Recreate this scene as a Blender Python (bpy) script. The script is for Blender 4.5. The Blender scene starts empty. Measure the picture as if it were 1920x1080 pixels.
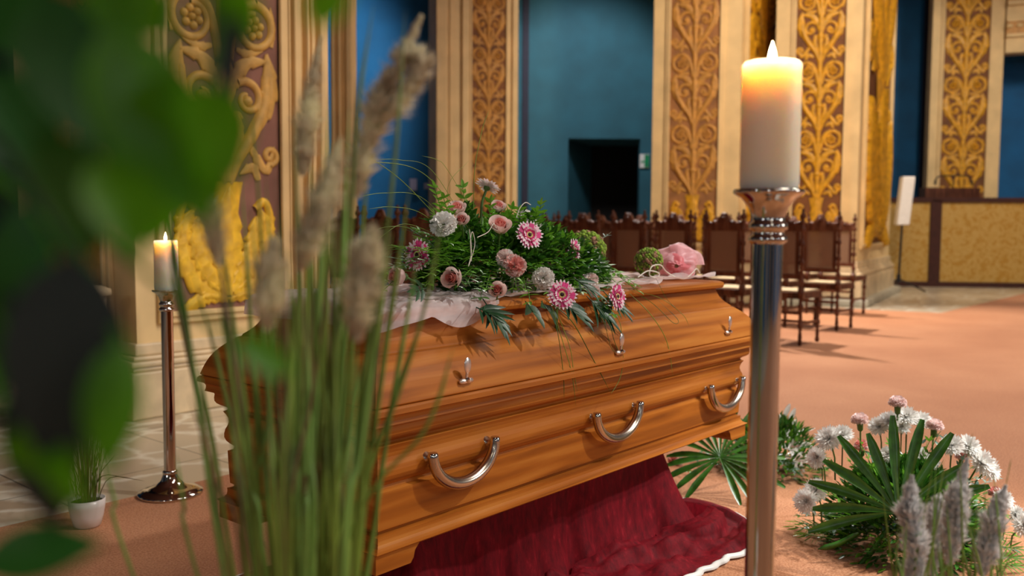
import bpy, math, random
from mathutils import Vector as V, Matrix, Quaternion, noise
from math import sin, cos, pi, radians, atan2, sqrt, hypot, exp
random.seed(7)
S = bpy.context.scene
COL = S.collection

# ------------------------------------------------------------------ camera
FP = 1700.0; H = 1.15
yaw, pit, rol = map(radians, (40.3, 3.94, 0.33))
CF = V((cos(pit)*cos(yaw), cos(pit)*sin(yaw), -sin(pit)))
R0 = V((sin(yaw), -cos(yaw), 0)); U0 = R0.cross(CF)
CR = R0*cos(rol) + U0*sin(rol); CU = CR.cross(CF)
CC = V((0, 0, H))
def ray(x, y): return CF + CR*((x-960)/FP) + CU*((540-y)/FP)
def dep(x, y, d): return CC + ray(x, y)*d
def onz(x, y, z=0.): r = ray(x, y); return CC + r*((z-H)/r.z)
def ony(x, y, Y): r = ray(x, y); return CC + r*(Y/r.y)
def onx(x, y, X): r = ray(x, y); return CC + r*(X/r.x)
def fl(x, d): p = dep(x, 430, d); return V((p.x, p.y, 0))

cd = bpy.data.cameras.new('camera'); cam = bpy.data.objects.new('camera', cd); COL.objects.link(cam)
m = Matrix((CR, CU, -CF)).transposed().to_4x4(); m.translation = CC
cam.matrix_world = m
cd.sensor_width = 36; cd.lens = FP/1920*36; cd.clip_start = .02; cd.clip_end = 200
cd.dof.use_dof = True; cd.dof.focus_distance = 2.6; cd.dof.aperture_fstop = 2.6
S.camera = cam

# ------------------------------------------------------------------ materials
def lin(c):
    return tuple(((x/255)/12.92 if x/255 <= .04045 else (((x/255)+.055)/1.055)**2.4) for x in c)+(1,)
MATS = {}
def nm(name):
    mt = bpy.data.materials.new(name); mt.use_nodes = True
    nt = mt.node_tree; b = nt.nodes['Principled BSDF']; MATS[name] = mt
    return mt, nt, b
def N(nt, t, **k):
    n = nt.nodes.new(t)
    for a, v in k.items():
        if a in n.inputs: n.inputs[a].default_value = v
        else: setattr(n, a, v)
    return n
def coord(nt, scale=(1, 1, 1), which='Object', rot=(0, 0, 0)):
    tc = N(nt, 'ShaderNodeTexCoord'); mp = N(nt, 'ShaderNodeMapping')
    mp.inputs['Scale'].default_value = scale; mp.inputs['Rotation'].default_value = rot
    nt.links.new(tc.outputs[which], mp.inputs[0]); return mp.outputs[0]
def ramp(nt, src, stops):
    r = N(nt, 'ShaderNodeValToRGB'); e = r.color_ramp.elements
    while len(e) < len(stops): e.new(.5)
    for q, (p, c) in zip(e, stops): q.position = p; q.color = lin(c)
    nt.links.new(src, r.inputs[0]); return r.outputs[0]
def bump(nt, b, src, st, dist=.01):
    n = N(nt, 'ShaderNodeBump'); n.inputs['Strength'].default_value = st; n.inputs['Distance'].default_value = dist
    nt.links.new(src, n.inputs['Height']); nt.links.new(n.outputs[0], b.inputs['Normal'])
def simple(name, c, rough=.6, metal=0, var=.12, nscale=12, spec=.5, bmp=0, sss=0, trans=0, coat=0, sheen=0, scale=(1,1,1)):
    mt, nt, b = nm(name)
    no = N(nt, 'ShaderNodeTexNoise'); no.inputs['Scale'].default_value = nscale; no.inputs['Detail'].default_value = 4
    nt.links.new(coord(nt, scale), no.inputs[0])
    lo = tuple(max(0, x*(1-var)) for x in c); hi = tuple(min(255, x*(1+var)) for x in c)
    nt.links.new(ramp(nt, no.outputs[0], [(.3, lo), (.7, hi)]), b.inputs['Base Color'])
    b.inputs['Roughness'].default_value = rough; b.inputs['Metallic'].default_value = metal
    b.inputs['Specular IOR Level'].default_value = spec
    b.inputs['Coat Weight'].default_value = coat; b.inputs['Sheen Weight'].default_value = sheen
    if bmp: bump(nt, b, no.outputs[0], bmp)
    if sss:
        b.inputs['Subsurface Weight'].default_value = sss; b.inputs['Subsurface Scale'].default_value = .01
    if trans:
        out = nt.nodes['Material Output']; tr = N(nt, 'ShaderNodeBsdfTranslucent'); mx = N(nt, 'ShaderNodeMixShader')
        tr.inputs[0].default_value = lin(tuple(min(255, x*1.15) for x in c)); mx.inputs[0].default_value = trans
        nt.links.new(b.outputs[0], mx.inputs[1]); nt.links.new(tr.outputs[0], mx.inputs[2]); nt.links.new(mx.outputs[0], out.inputs[0])
    return mt
def wood(name, cols, along=0, rough=.5, coat=.12, fine=1.):
    mt, nt, b = nm(name)
    s = [26*fine, 26*fine, 26*fine]; s[along] = 1.6*fine
    co = coord(nt, tuple(s))
    n1 = N(nt, 'ShaderNodeTexNoise'); n1.inputs['Scale'].default_value = 1; n1.inputs['Detail'].default_value = 5; n1.inputs['Distortion'].default_value = .6
    nt.links.new(co, n1.inputs[0])
    s2 = [7*fine]*3; s2[along] = .7*fine
    n2 = N(nt, 'ShaderNodeTexWave'); n2.inputs['Scale'].default_value = 1.; n2.inputs['Distortion'].default_value = 5; n2.inputs['Detail'].default_value = 2; n2.inputs['Detail Scale'].default_value = 1.2
    n2.bands_direction = 'Z'
    nt.links.new(coord(nt, tuple(s2)), n2.inputs[0])
    mx = N(nt, 'ShaderNodeMath', operation='MULTIPLY_ADD'); mx.inputs[1].default_value = .18
    nt.links.new(n2.outputs[1], mx.inputs[0]); nt.links.new(n1.outputs[0], mx.inputs[2])
    nt.links.new(ramp(nt, mx.outputs[0], [(.35, cols[0]), (.6, cols[1]), (.9, cols[2])]), b.inputs['Base Color'])
    b.inputs['Roughness'].default_value = rough; b.inputs['Specular IOR Level'].default_value = .2; b.inputs['Coat Weight'].default_value = coat*.1; b.inputs['Coat Roughness'].default_value = .3
    bump(nt, b, n1.outputs[0], .06, .004)
    return mt

oak = ((134, 72, 18), (170, 97, 27), (194, 124, 48))
M_oakx = wood('honey_oak_long', oak, 0); M_oaky = wood('honey_oak_cross', oak, 1)
M_dkwood = wood('dark_walnut', ((54, 28, 18), (88, 50, 34), (118, 76, 54)), 2, .35, .3)
M_seatcane = simple('pale_cane', (214, 188, 146), .6, var=.1, nscale=150)
M_chrome = simple('polished_chrome', (205, 200, 192), .07, 1, var=.02)
M_steel = simple('brushed_steel', (196, 182, 165), .24, 1, var=.03)
M_cream = simple('cream_plaster', (226, 196, 142), .65, var=.05, nscale=3, bmp=.05)
M_cream2 = simple('cream_marble_plinth', (214, 192, 156), .35, var=.1, nscale=5)
M_mauve = simple('mauve_panel_ground', (136, 94, 82), .7, var=.1, nscale=5)
M_ochground = simple('brown_ochre_ground', (114, 68, 28), .7, var=.16, nscale=6)
M_tanground = simple('tan_panel_ground', (148, 100, 56), .7, var=.16, nscale=6)
M_ochre = simple('ochre_relief', (204, 160, 84), .55, var=.1, nscale=14, bmp=.1)
M_goldA = simple('bright_yellow_relief', (238, 184, 48), .5, var=.12, nscale=14, bmp=.1)
M_gold = simple('gold_yellow_relief', (208, 152, 30), .45, var=.12, nscale=14, bmp=.1)
M_tan = simple('tan_relief', (190, 136, 60), .55, var=.1, nscale=14, bmp=.1)
M_blue = simple('bright_blue_plaster', (10, 96, 150), .7, var=.06, nscale=2)
M_deep = simple('deep_blue_plaster', (2, 98, 158), .7, var=.08, nscale=2)
M_teal = simple('teal_plaster', (36, 92, 108), .75, var=.07, nscale=2)
M_navy = simple('navy_groove', (28, 26, 48), .7)
M_dark = simple('passage_shade', (14, 10, 9), .9)
M_pipe = simple('carpet_dark', (60, 30, 24), .9)
M_leafA = simple('fresh_green_leaf', (96, 150, 42), .34, var=.25, nscale=25, trans=.3)
M_leafB = simple('deep_green_leaf', (54, 100, 32), .3, var=.3, nscale=25, trans=.15)
M_leafC = simple('dark_palm_leaf', (24, 66, 34), .4, var=.2, nscale=25, trans=.08)
M_leafG = simple('grey_green_leaf', (110, 140, 124), .3, var=.2, nscale=25)
M_leafF = simple('lit_houseplant_leaf', (84, 150, 14), .35, var=.15, nscale=8, trans=.5)
M_leafD = simple('shaded_houseplant_leaf', (34, 92, 22), .4, var=.2, nscale=8, trans=.3)  # lit and shaded tones of one plant put into the leaf colours
M_leafS = simple('dark_shaded_leaf', (8, 22, 8), .6, var=.2, nscale=8)
M_grass = simple('green_grass_blade', (126, 148, 62), .4, var=.3, nscale=8, trans=.25)
M_grass2 = simple('brown_grass_blade', (112, 92, 52), .5, var=.3, nscale=8)
M_grass3 = simple('bright_grass_blade', (140, 176, 88), .4, var=.2, nscale=8, trans=.3)
M_plume = simple('tan_plume', (238, 212, 182), .8, var=.25, nscale=30, trans=.3)
M_plume2 = simple('silver_plume', (252, 246, 238), .8, var=.15, nscale=30, trans=.3)
M_stem = simple('green_stem', (74, 104, 44), .5, var=.2)
M_white = simple('white_petal', (250, 248, 242), .5, var=.01, trans=.12)
M_pink = simple('pale_pink_petal', (248, 212, 206), .5, var=.06, trans=.25)
M_pinkd = simple('salmon_petal', (236, 156, 146), .5, var=.1, trans=.2)
M_mag = simple('magenta_petal', (222, 70, 140), .5, var=.15, trans=.2)
M_magl = simple('light_rose_petal', (250, 222, 230), .5, var=.06, trans=.2)
M_eye = simple('dark_flower_eye', (44, 18, 16), .8)
M_eyey = simple('cream_flower_ring', (214, 190, 120), .8, bmp=.4, nscale=200)
M_mossg = simple('green_moss', (120, 146, 48), .9, var=.35, nscale=90, bmp=.7)
M_mosso = simple('olive_moss', (96, 98, 42), .9, var=.35, nscale=90, bmp=.7)
M_mossp = simple('dusty_pink_moss', (150, 112, 88), .9, var=.3, nscale=90, bmp=.7)
M_pot = simple('white_ceramic', (226, 220, 216), .25, var=.02)
M_soil = simple('dark_soil', (40, 26, 18), .95, var=.4, nscale=60)
M_black = simple('black_metal', (22, 22, 26), .4)
M_clasp = simple('lightened_chrome', (226, 214, 206), .28, .85, var=.03)  # chrome lightened, its pale reflections partly put into the colour
M_cord = simple('white_cord', (232, 224, 210), .7, var=.04)
M_rim = simple('white_satin_trim', (222, 218, 210), .35, var=.05, sheen=.3)
M_paper = simple('pale_notice_paper', (176, 176, 214), .8, var=.03)
M_lampw = simple('white_acrylic', (232, 228, 224), .4, var=.02)
M_sill = simple('grey_stone_step', (176, 172, 156), .4, var=.12, nscale=6)
M_wick = simple('black_wick', (20, 14, 10), .9)

# velvet
mt, nt, b = nm('crimson_velvet'); M_velvet = mt
n1 = N(nt, 'ShaderNodeTexNoise'); n1.inputs['Scale'].default_value = 9; n1.inputs['Detail'].default_value = 7; n1.inputs['Roughness'].default_value = .7
nt.links.new(coord(nt, (5, 5, 1.6)), n1.inputs[0])
nt.links.new(ramp(nt, n1.outputs[0], [(.35, (78, 3, 12)), (.6, (112, 7, 20)), (.75, (150, 32, 42))]), b.inputs['Base Color'])
b.inputs['Roughness'].default_value = .75; b.inputs['Sheen Weight'].default_value = .22; b.inputs['Specular IOR Level'].default_value = .15; b.inputs['Sheen Roughness'].default_value = .35
b.inputs['Sheen Tint'].default_value = lin((220, 40, 60)); bump(nt, b, n1.outputs[0], .15, .005)
# carpet
mt, nt, b = nm('terracotta_carpet'); M_carpet = mt
n1 = N(nt, 'ShaderNodeTexNoise'); n1.inputs['Scale'].default_value = 140; n1.inputs['Detail'].default_value = 5
nt.links.new(coord(nt), n1.inputs[0])
n2 = N(nt, 'ShaderNodeTexNoise'); n2.inputs['Scale'].default_value = 1.1; n2.inputs['Detail'].default_value = 3
nt.links.new(coord(nt), n2.inputs[0])
ad = N(nt, 'ShaderNodeMath', operation='MULTIPLY_ADD'); ad.inputs[1].default_value = .35
nt.links.new(n2.outputs[0], ad.inputs[0]); nt.links.new(n1.outputs[0], ad.inputs[2])
nt.links.new(ramp(nt, ad.outputs[0], [(.4, (144, 84, 44)), (.62, (178, 114, 70)), (.85, (204, 144, 100))]), b.inputs['Base Color'])
b.inputs['Roughness'].default_value = .95; b.inputs['Sheen Weight'].default_value = .15; bump(nt, b, n1.outputs[0], .5, .004)
# crazy stone floor
mt, nt, b = nm('crazy_paved_stone'); M_stone = mt
vo = N(nt, 'ShaderNodeTexVoronoi', feature='DISTANCE_TO_EDGE'); vo.inputs['Scale'].default_value = 3.4
v2 = N(nt, 'ShaderNodeTexVoronoi'); v2.inputs['Scale'].default_value = 3.4
nz = N(nt, 'ShaderNodeTexNoise'); nz.inputs['Scale'].default_value = 6; nz.inputs['Detail'].default_value = 5
c0 = coord(nt); nt.links.new(c0, nz.inputs[0])
mxv = N(nt, 'ShaderNodeMix', data_type='RGBA'); mxv.inputs[0].default_value = .12
nt.links.new(c0, mxv.inputs[6]); nt.links.new(nz.outputs[1], mxv.inputs[7])
nt.links.new(mxv.outputs[2], vo.inputs[0]); nt.links.new(mxv.outputs[2], v2.inputs[0])
edge = ramp(nt, vo.outputs[0], [(.0, (255, 255, 255)), (.09, (0, 0, 0))])
cell = ramp(nt, v2.outputs[1], [(.1, (176, 156, 130)), (.5, (196, 180, 154)), (.9, (160, 144, 122))])
mc = N(nt, 'ShaderNodeMix', data_type='RGBA'); nt.links.new(edge, mc.inputs[0]); nt.links.new(cell, mc.inputs[6]); mc.inputs[7].default_value = lin((228, 222, 204))
br = N(nt, 'ShaderNodeTexBrick'); br.offset = 0; br.inputs['Scale'].default_value = 1.25; br.inputs['Mortar Size'].default_value = .006; br.inputs['Brick Width'].default_value = 1; br.inputs['Row Height'].default_value = 1
br.inputs['Color1'].default_value = (1, 1, 1, 1); br.inputs['Color2'].default_value = (1, 1, 1, 1); br.inputs['Mortar'].default_value = (.35, .35, .33, 1)
nt.links.new(c0, br.inputs[0])
mm = N(nt, 'ShaderNodeMix', data_type='RGBA', blend_type='MULTIPLY'); mm.inputs[0].default_value = 1
nt.links.new(mc.outputs[2], mm.inputs[6]); nt.links.new(br.outputs[0], mm.inputs[7]); nt.links.new(mm.outputs[2], b.inputs['Base Color'])
b.inputs['Roughness'].default_value = .3
# patterned yellow fabric of the partition
mt, nt, b = nm('yellow_damask'); M_damask = mt
n1 = N(nt, 'ShaderNodeTexNoise'); n1.inputs['Scale'].default_value = 6; n1.inputs['Detail'].default_value = 2; n1.inputs['Distortion'].default_value = 2
nt.links.new(coord(nt), n1.inputs[0])
nt.links.new(ramp(nt, n1.outputs[0], [(.42, (166, 122, 34)), (.5, (182, 148, 78)), (.6, (176, 138, 62))]), b.inputs['Base Color']); b.inputs['Roughness'].default_value = .6
# cane back: brown weave one can partly see through
mt, nt, b = nm('brown_cane_weave'); M_cane = mt
b.inputs['Base Color'].default_value = lin((134, 102, 80)); b.inputs['Roughness'].default_value = .5
ck = N(nt, 'ShaderNodeTexChecker'); ck.inputs['Scale'].default_value = 170; nt.links.new(coord(nt), ck.inputs[0])
tr = N(nt, 'ShaderNodeBsdfTransparent'); mx = N(nt, 'ShaderNodeMixShader'); ml = N(nt, 'ShaderNodeMath', operation='MULTIPLY'); ml.inputs[1].default_value = .5
nt.links.new(ck.outputs[1], ml.inputs[0]); nt.links.new(ml.outputs[0], mx.inputs[0]); nt.links.new(b.outputs[0], mx.inputs[1]); nt.links.new(tr.outputs[0], mx.inputs[2])
nt.links.new(mx.outputs[0], nt.nodes['Material Output'].inputs[0])
# organza
def organza(name, c, alpha):
    mt, nt, b = nm(name)
    b.inputs['Base Color'].default_value = lin(c); b.inputs['Roughness'].default_value = .35; b.inputs['Sheen Weight'].default_value = .6
    tl = N(nt, 'ShaderNodeBsdfTranslucent'); tl.inputs[0].default_value = lin(c)
    tr = N(nt, 'ShaderNodeBsdfTransparent'); tr.inputs[0].default_value = lin((255, 240, 236))
    m1 = N(nt, 'ShaderNodeMixShader'); m1.inputs[0].default_value = .35; m2 = N(nt, 'ShaderNodeMixShader')
    n1 = N(nt, 'ShaderNodeTexNoise'); n1.inputs['Scale'].default_value = 7; n1.inputs['Detail'].default_value = 3; nt.links.new(coord(nt, (1, 3, 3)), n1.inputs[0])
    mr = N(nt, 'ShaderNodeMapRange'); mr.inputs[1].default_value = .35; mr.inputs[2].default_value = .65; mr.inputs[3].default_value = max(0, 1-alpha-.2); mr.inputs[4].default_value = 1-alpha+.12
    nt.links.new(n1.outputs[0], mr.inputs[0]); nt.links.new(mr.outputs[0], m2.inputs[0])
    nt.links.new(b.outputs[0], m1.inputs[1]); nt.links.new(tl.outputs[0], m1.inputs[2]); nt.links.new(m1.outputs[0], m2.inputs[1]); nt.links.new(tr.outputs[0], m2.inputs[2])
    nt.links.new(m2.outputs[0], nt.nodes['Material Output'].inputs[0]); return mt
M_org = organza('white_organza', (255, 246, 247), .6)
M_tulle = organza('pink_tulle', (254, 204, 210), .8)
M_tulled = organza('deep_pink_tulle', (246, 140, 150), .85)
# wax
mt, nt, b = nm('cream_wax'); M_wax = mt
b.inputs['Base Color'].default_value = lin((232, 222, 200)); b.inputs['Roughness'].default_value = .45
b.inputs['Subsurface Weight'].default_value = 1; b.inputs['Subsurface Radius'].default_value = (1, .6, .3); b.inputs['Subsurface Scale'].default_value = .12
# flame
mt, nt, b = nm('flame'); M_flame = mt
em = N(nt, 'ShaderNodeEmission'); em.inputs[0].default_value = (1, .74, .38, 1); em.inputs[1].default_value = 26
nt.links.new(em.outputs[0], nt.nodes['Material Output'].inputs[0])
# exit sign green lit
M_green = simple('green_sign', (20, 140, 90), .4)

# ------------------------------------------------------------------ mesh builder
class MB:
    def __init__(s): s.v = []; s.f = []; s.m = []
    def grid(s, rows, cu=False, cv=False, mi=0):
        nr, nc = len(rows), len(rows[0]); b0 = len(s.v)
        for r in rows: s.v += [V(p) for p in r]
        for i in range(nr if cu else nr-1):
            for j in range(nc if cv else nc-1):
                a = b0+i*nc+j; b = b0+i*nc+(j+1) % nc; c = b0+((i+1) % nr)*nc+(j+1) % nc; d = b0+((i+1) % nr)*nc+j
                s.f.append((a, b, c, d)); s.m.append(mi(i, j) if callable(mi) else mi)
    def poly(s, pts, mi=0):
        b0 = len(s.v); s.v += [V(p) for p in pts]; s.f.append(tuple(range(b0, b0+len(pts)))); s.m.append(mi)
    def tube(s, path, rad, n=8, cap=True, mi=0):
        path = [V(p) for p in path]; L = len(path); rows = []
        up = V((0, 0, 1))
        for i, p in enumerate(path):
            t = (path[min(i+1, L-1)]-path[max(i-1, 0)])
            t = t.normalized() if t.length > 1e-9 else V((0, 0, 1))
            a = t.cross(up)
            if a.length < .05: a = t.cross(V((1, 0, 0)))
            a.normalize()
            if rows and a.dot(pa) < 0: a = -a
            if i and a.dot(pa) < .7: a = (pa-t*pa.dot(t)).normalized()
            pa = a; bb = t.cross(a)
            r = rad(i/(L-1)) if callable(rad) else (rad[i] if isinstance(rad, (list, tuple)) else rad)
            rows.append([p+a*(r*cos(2*pi*k/n))+bb*(r*sin(2*pi*k/n)) for k in range(n)])
        s.grid(rows, cv=True, mi=mi)
        if cap: s.poly(rows[0][::-1], mi); s.poly(rows[-1], mi)
    def lathe(s, prof, n=24, c=(0, 0, 0), mi=0, cap=True, M=None):
        c = V(c); rows = [[(M @ V((r*cos(2*pi*k/n), r*sin(2*pi*k/n), z)) if M else V((r*cos(2*pi*k/n), r*sin(2*pi*k/n), z)))+c for k in range(n)] for r, z in prof]
        s.grid(rows, cv=True, mi=mi)
        if cap: s.poly(rows[0][::-1], mi); s.poly(rows[-1], mi)
    def box(s, a, b, mi=0):
        x0, y0, z0 = a; x1, y1, z1 = b
        p = [V(q) for q in ((x0, y0, z0), (x1, y0, z0), (x1, y1, z0), (x0, y1, z0), (x0, y0, z1), (x1, y0, z1), (x1, y1, z1), (x0, y1, z1))]
        s.hexa(p, mi)
    def hexa(s, p, mi=0):
        b0 = len(s.v); s.v += p
        for q in ((3, 2, 1, 0), (4, 5, 6, 7), (0, 1, 5, 4), (1, 2, 6, 5), (2, 3, 7, 6), (3, 0, 4, 7)):
            s.f.append(tuple(b0+i for i in q)); s.m.append(mi)
    def obox(s, o, u, v, w, mi=0):      # oriented box from a corner and three edge vectors
        s.hexa([o, o+u, o+u+v, o+v, o+w, o+u+w, o+u+v+w, o+v+w], mi)
    def prism(s, plan, z0, z1, mi=0):
        n = len(plan); b0 = len(s.v)
        for z in (z0, z1): s.v += [V((p[0], p[1], z)) for p in plan]
        for i in range(n): s.f.append((b0+i, b0+(i+1) % n, b0+n+(i+1) % n, b0+n+i)); s.m.append(mi)
        s.f.append(tuple(b0+i for i in range(n))[::-1]); s.m.append(mi); s.f.append(tuple(b0+n+i for i in range(n))); s.m.append(mi)
    def ball(s, c, r, n=8, sq=(1, 1, 1), mi=0):
        c = V(c); rows = [[c+V((sq[0]*r*sin(pi*i/n)*cos(2*pi*k/(n+2)), sq[1]*r*sin(pi*i/n)*sin(2*pi*k/(n+2)), sq[2]*r*cos(pi*i/n))) for k in range(n+2)] for i in range(n+1)]
        s.grid(rows, cv=True, mi=mi)
    def leaf(s, p, d, nrm, L, W, curl=.2, n=5, fold=.25, mi=0, tip=1.):
        p = V(p); d = V(d).normalized(); nrm = V(nrm); nrm = (nrm-d*nrm.dot(d))
        if nrm.length < 1e-4: nrm = d.orthogonal()
        nrm.normalize(); sd = d.cross(nrm); rows = []
        for i in range(n+1):
            t = i/n; w = W*.5*(sin(pi*min(1, t**.8))**.8 if tip == 1. else (sin(pi*.5*min(1, t*3))*(1-.2*t) if t < .9 else .45))
            if i == 0: w = W*.04
            if i == n and tip == 1.: w = W*.01
            c = p+d*(L*t)-nrm*(curl*L*t*t)
            rows.append([c-sd*w+nrm*(w*fold), c, c+sd*w+nrm*(w*fold)])
        s.grid(rows, mi=mi)
    def build(s, name, mats, parent=None, smooth=True, thick=0, sub=0, bev=0):
        me = bpy.data.meshes.new(name)
        o = V((0, 0, 0)); q = parent
        while q is not None: o = o+q.location; q = q.parent
        me.from_pydata([tuple(p-o) for p in s.v], [], s.f)
        if not isinstance(mats, (list, tuple)): mats = [mats]
        for x in mats: me.materials.append(x)
        for p, k in zip(me.polygons, s.m): p.material_index = k; p.use_smooth = smooth
        me.update()
        ob = bpy.data.objects.new(name, me); COL.objects.link(ob); ob.parent = parent
        if bev:
            k = ob.modifiers.new('bev', 'BEVEL'); k.width = bev; k.segments = 2; k.limit_method = 'ANGLE'; k.harden_normals = False
        if sub: k = ob.modifiers.new('sub', 'SUBSURF'); k.levels = sub; k.render_levels = sub
        if thick: k = ob.modifiers.new('sol', 'SOLIDIFY'); k.thickness = thick; k.offset = 0
        return ob
def tag(o, label=None, cat=None, group=None, kind=None):
    if label: o['label'] = label
    if cat: o['category'] = cat
    if group: o['group'] = group
    if kind: o['kind'] = kind
    return o
def thing(name, label, cat, loc, group=None):
    o = bpy.data.objects.new(name, None); COL.objects.link(o); o.location = loc; o.empty_display_size = .1
    bpy.context.view_layer.update()
    return tag(o, label, cat, group)
def dup(root, loc, rz, label):
    r = root.copy(); COL.objects.link(r); r.location = loc; r.rotation_euler = (0, 0, rz); r['label'] = label
    for ch in list(root.children):
        c = ch.copy(); COL.objects.link(c); c.parent = r
        for g in ch.children: d = g.copy(); COL.objects.link(d); d.parent = c
    return r
def crom(pts, k=8):
    pts = [V(p) for p in pts]; P = [pts[0]*2-pts[1]]+pts+[pts[-1]*2-pts[-2]]; out = []
    for i in range(1, len(P)-2):
        a, b, c, d = P[i-1:i+3]
        for j in range(k):
            t = j/k; out.append(.5*((2*b)+(c-a)*t+(2*a-5*b+4*c-d)*t*t+(-a+3*b-3*c+d)*t**3))
    out.append(P[-2]); return out
rr = random.uniform

# ------------------------------------------------------------------ floor and carpet
g = MB(); g.box((-12, -14, -.12), (32, 26, 0)); fo = g.build('floor', M_stone, smooth=False); fo['kind'] = 'structure'
g = MB(); g.prism([(-3.5, -9), (19.4, -9), (19.4, 3.42), (13.03, 3.46), (12.75, 4.75), (12.6, 5.6), (11.75, 6.9), (11.0, 9.5), (6.6, 9.5), (6.6, 8.0), (5.3, 7.6), (5.3, 3.62), (-3.5, 3.62)], .0, .008)
tag(g.build('carpet', M_carpet, smooth=False), 'terracotta carpet laid along the aisle and under the chairs', 'carpet')
g = MB()

# ------------------------------------------------------------------ ornament
def relief_tube(mb, F, path, r, h=1., mi=0, n=5):
    pts = crom([V((a, b, 0)) for a, b in path], 6); L = len(pts); rows = []
    for i, p in enumerate(pts):
        t = (pts[min(i+1, L-1)]-pts[max(i-1, 0)]).normalized(); s = V((-t.y, t.x, 0))
        rad = (r(i/(L-1)) if callable(r) else r)*1.4
        rows.append([F(p.x+s.x*rad*cos(pi*k/n), p.y+s.y*rad*cos(pi*k/n), rad*h*sin(pi*k/n)) for k in range(n+1)])
    mb.grid(rows, mi=mi)
def relief_leaf(mb, F, path, w, lobes=5, h=.35, mi=0, side=0):
    w = w*1.3
    pts = crom([V((a, b, 0)) for a, b in path], 12); L = len(pts); rows = []
    for i, p in enumerate(pts):
        t0 = i/(L-1); t = (pts[min(i+1, L-1)]-pts[max(i-1, 0)]).normalized(); s = V((-t.y, t.x, 0))
        ww = w*(sin(pi*min(1, .08+t0*.92))**.6)*(1-.35*((t0*lobes) % 1.))
        wl = ww*(1 if side >= 0 else .4); wr = ww*(1 if side <= 0 else .4)
        z = w*h
        rows.append([F(p.x+s.x*wl, p.y+s.y*wl, 0.002), F(p.x+s.x*wl*.85, p.y+s.y*wl*.85, z), F(p.x+s.x*wl*.4, p.y+s.y*wl*.4, z*.6), F(p.x, p.y, z*1.4), F(p.x-s.x*wr*.4, p.y-s.y*wr*.4, z*.6), F(p.x-s.x*wr*.85, p.y-s.y*wr*.85, z), F(p.x-s.x*wr, p.y-s.y*wr, .002)])
    mb.grid(rows, mi=mi)
def spiral(cx, cy, r0, r1, a0, turns, n=14):
    return [(cx+(r0+(r1-r0)*i/n)*cos(a0+turns*2*pi*i/n), cy+(r0+(r1-r0)*i/n)*sin(a0+turns*2*pi*i/n)) for i in range(n+1)]
def scroll_unit(mb, F, W, y):
    P = lambda l, s: [(s*a*W, y+b*W) for a, b in l]
    relief_tube(mb, F, [(0, y), (0, y+.5*W), (0, y+1.46*W)], .035*W)
    for s in (1, -1):
        relief_tube(mb, F, P([(0.02, -.02), (.1, .18), (.24, .38), (.36, .62), (.38, .86)], s), lambda t: W*(.028+.012*sin(pi*t)))
        relief_leaf(mb, F, P([(.27, .42), (.37, .6), (.42, .8), (.38, 1.04)], s), .07*W, 4, side=0)
        relief_leaf(mb, F, P([(.02, .62), (.08, .8), (.2, .94), (.40, .98)], s), .055*W, 4)
        relief_tube(mb, F, P(spiral(.2, .66, .15, .03, 2.2, -1.1), s), lambda t: W*(.026-.012*t))
        mb_ball(mb, F, s*.2*W, y+.64*W, .05*W)
        relief_tube(mb, F, P([(0.03, .95), (.06, 1.12), (.14, 1.34), (.27, 1.42)], s)+P(spiral(.27, 1.23, .19, .11, 1.5, -1.), s), lambda t: W*(.03-.012*t))
        for k in range(6):
            a = k*pi/3+.3; mb_ball(mb, F, s*(.27+.065*cos(a))*W, y+(1.23+.065*sin(a))*W, .035*W)
        mb_ball(mb, F, s*.27*W, y+1.23*W, .03*W, 1.6)
        relief_tube(mb, F, P(spiral(.41, .22, .08, .02, -1.5, 1.1, 8), s), .018*W)
        relief_leaf(mb, F, P([(.2, .32), (.28, .2), (.38, .1), (.45, .3)], s), .035*W, 3)
        relief_tube(mb, F, P([(.02, .1), (.09, .3), (.12, .45)], s), .018*W)
    for k, (yy, r) in enumerate(((.5, .075), (.43, .06), (.57, .055), (1.15, .055), (1.1, .05))): mb_ball(mb, F, 0, y+yy*W, r*W, .8)
    relief_leaf(mb, F, [(0, y+.6*W), (0, y+.75*W), (0, y+1.*W)], .07*W, 4)
    for s in (1, -1):
        relief_leaf(mb, F, [(s*.05*W, y+.2*W), (s*.12*W, y+.36*W), (s*.1*W, y+.55*W)], .04*W, 3)
        relief_leaf(mb, F, [(s*.1*W, y+1.04*W), (s*.2*W, y+1.02*W), (s*.36*W, y+1.06*W)], .03*W, 3)
        relief_leaf(mb, F, [(s*.3*W, y+.02*W), (s*.24*W, y+.12*W), (s*.12*W, y+.06*W)], .035*W, 3)
        relief_leaf(mb, F, [(s*.44*W, y+1.1*W), (s*.455*W, y+1.25*W), (s*.43*W, y+1.42*W)], .022*W, 4)
        relief_tube(mb, F, spiral(s*.1*W, y+.5*W, .045*W, .015*W, 0, s*1., 6), .012*W)
def mb_ball(mb, F, u, v, r, h=1., n=7):
    rows = [[F(u+r*cos(pi/2*i/4)*cos(2*pi*k/n), v+r*cos(pi/2*i/4)*sin(2*pi*k/n), r*h*sin(pi/2*i/4)) for k in range(n)] for i in range(5)]
    mb.grid(rows, cv=True)
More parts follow.
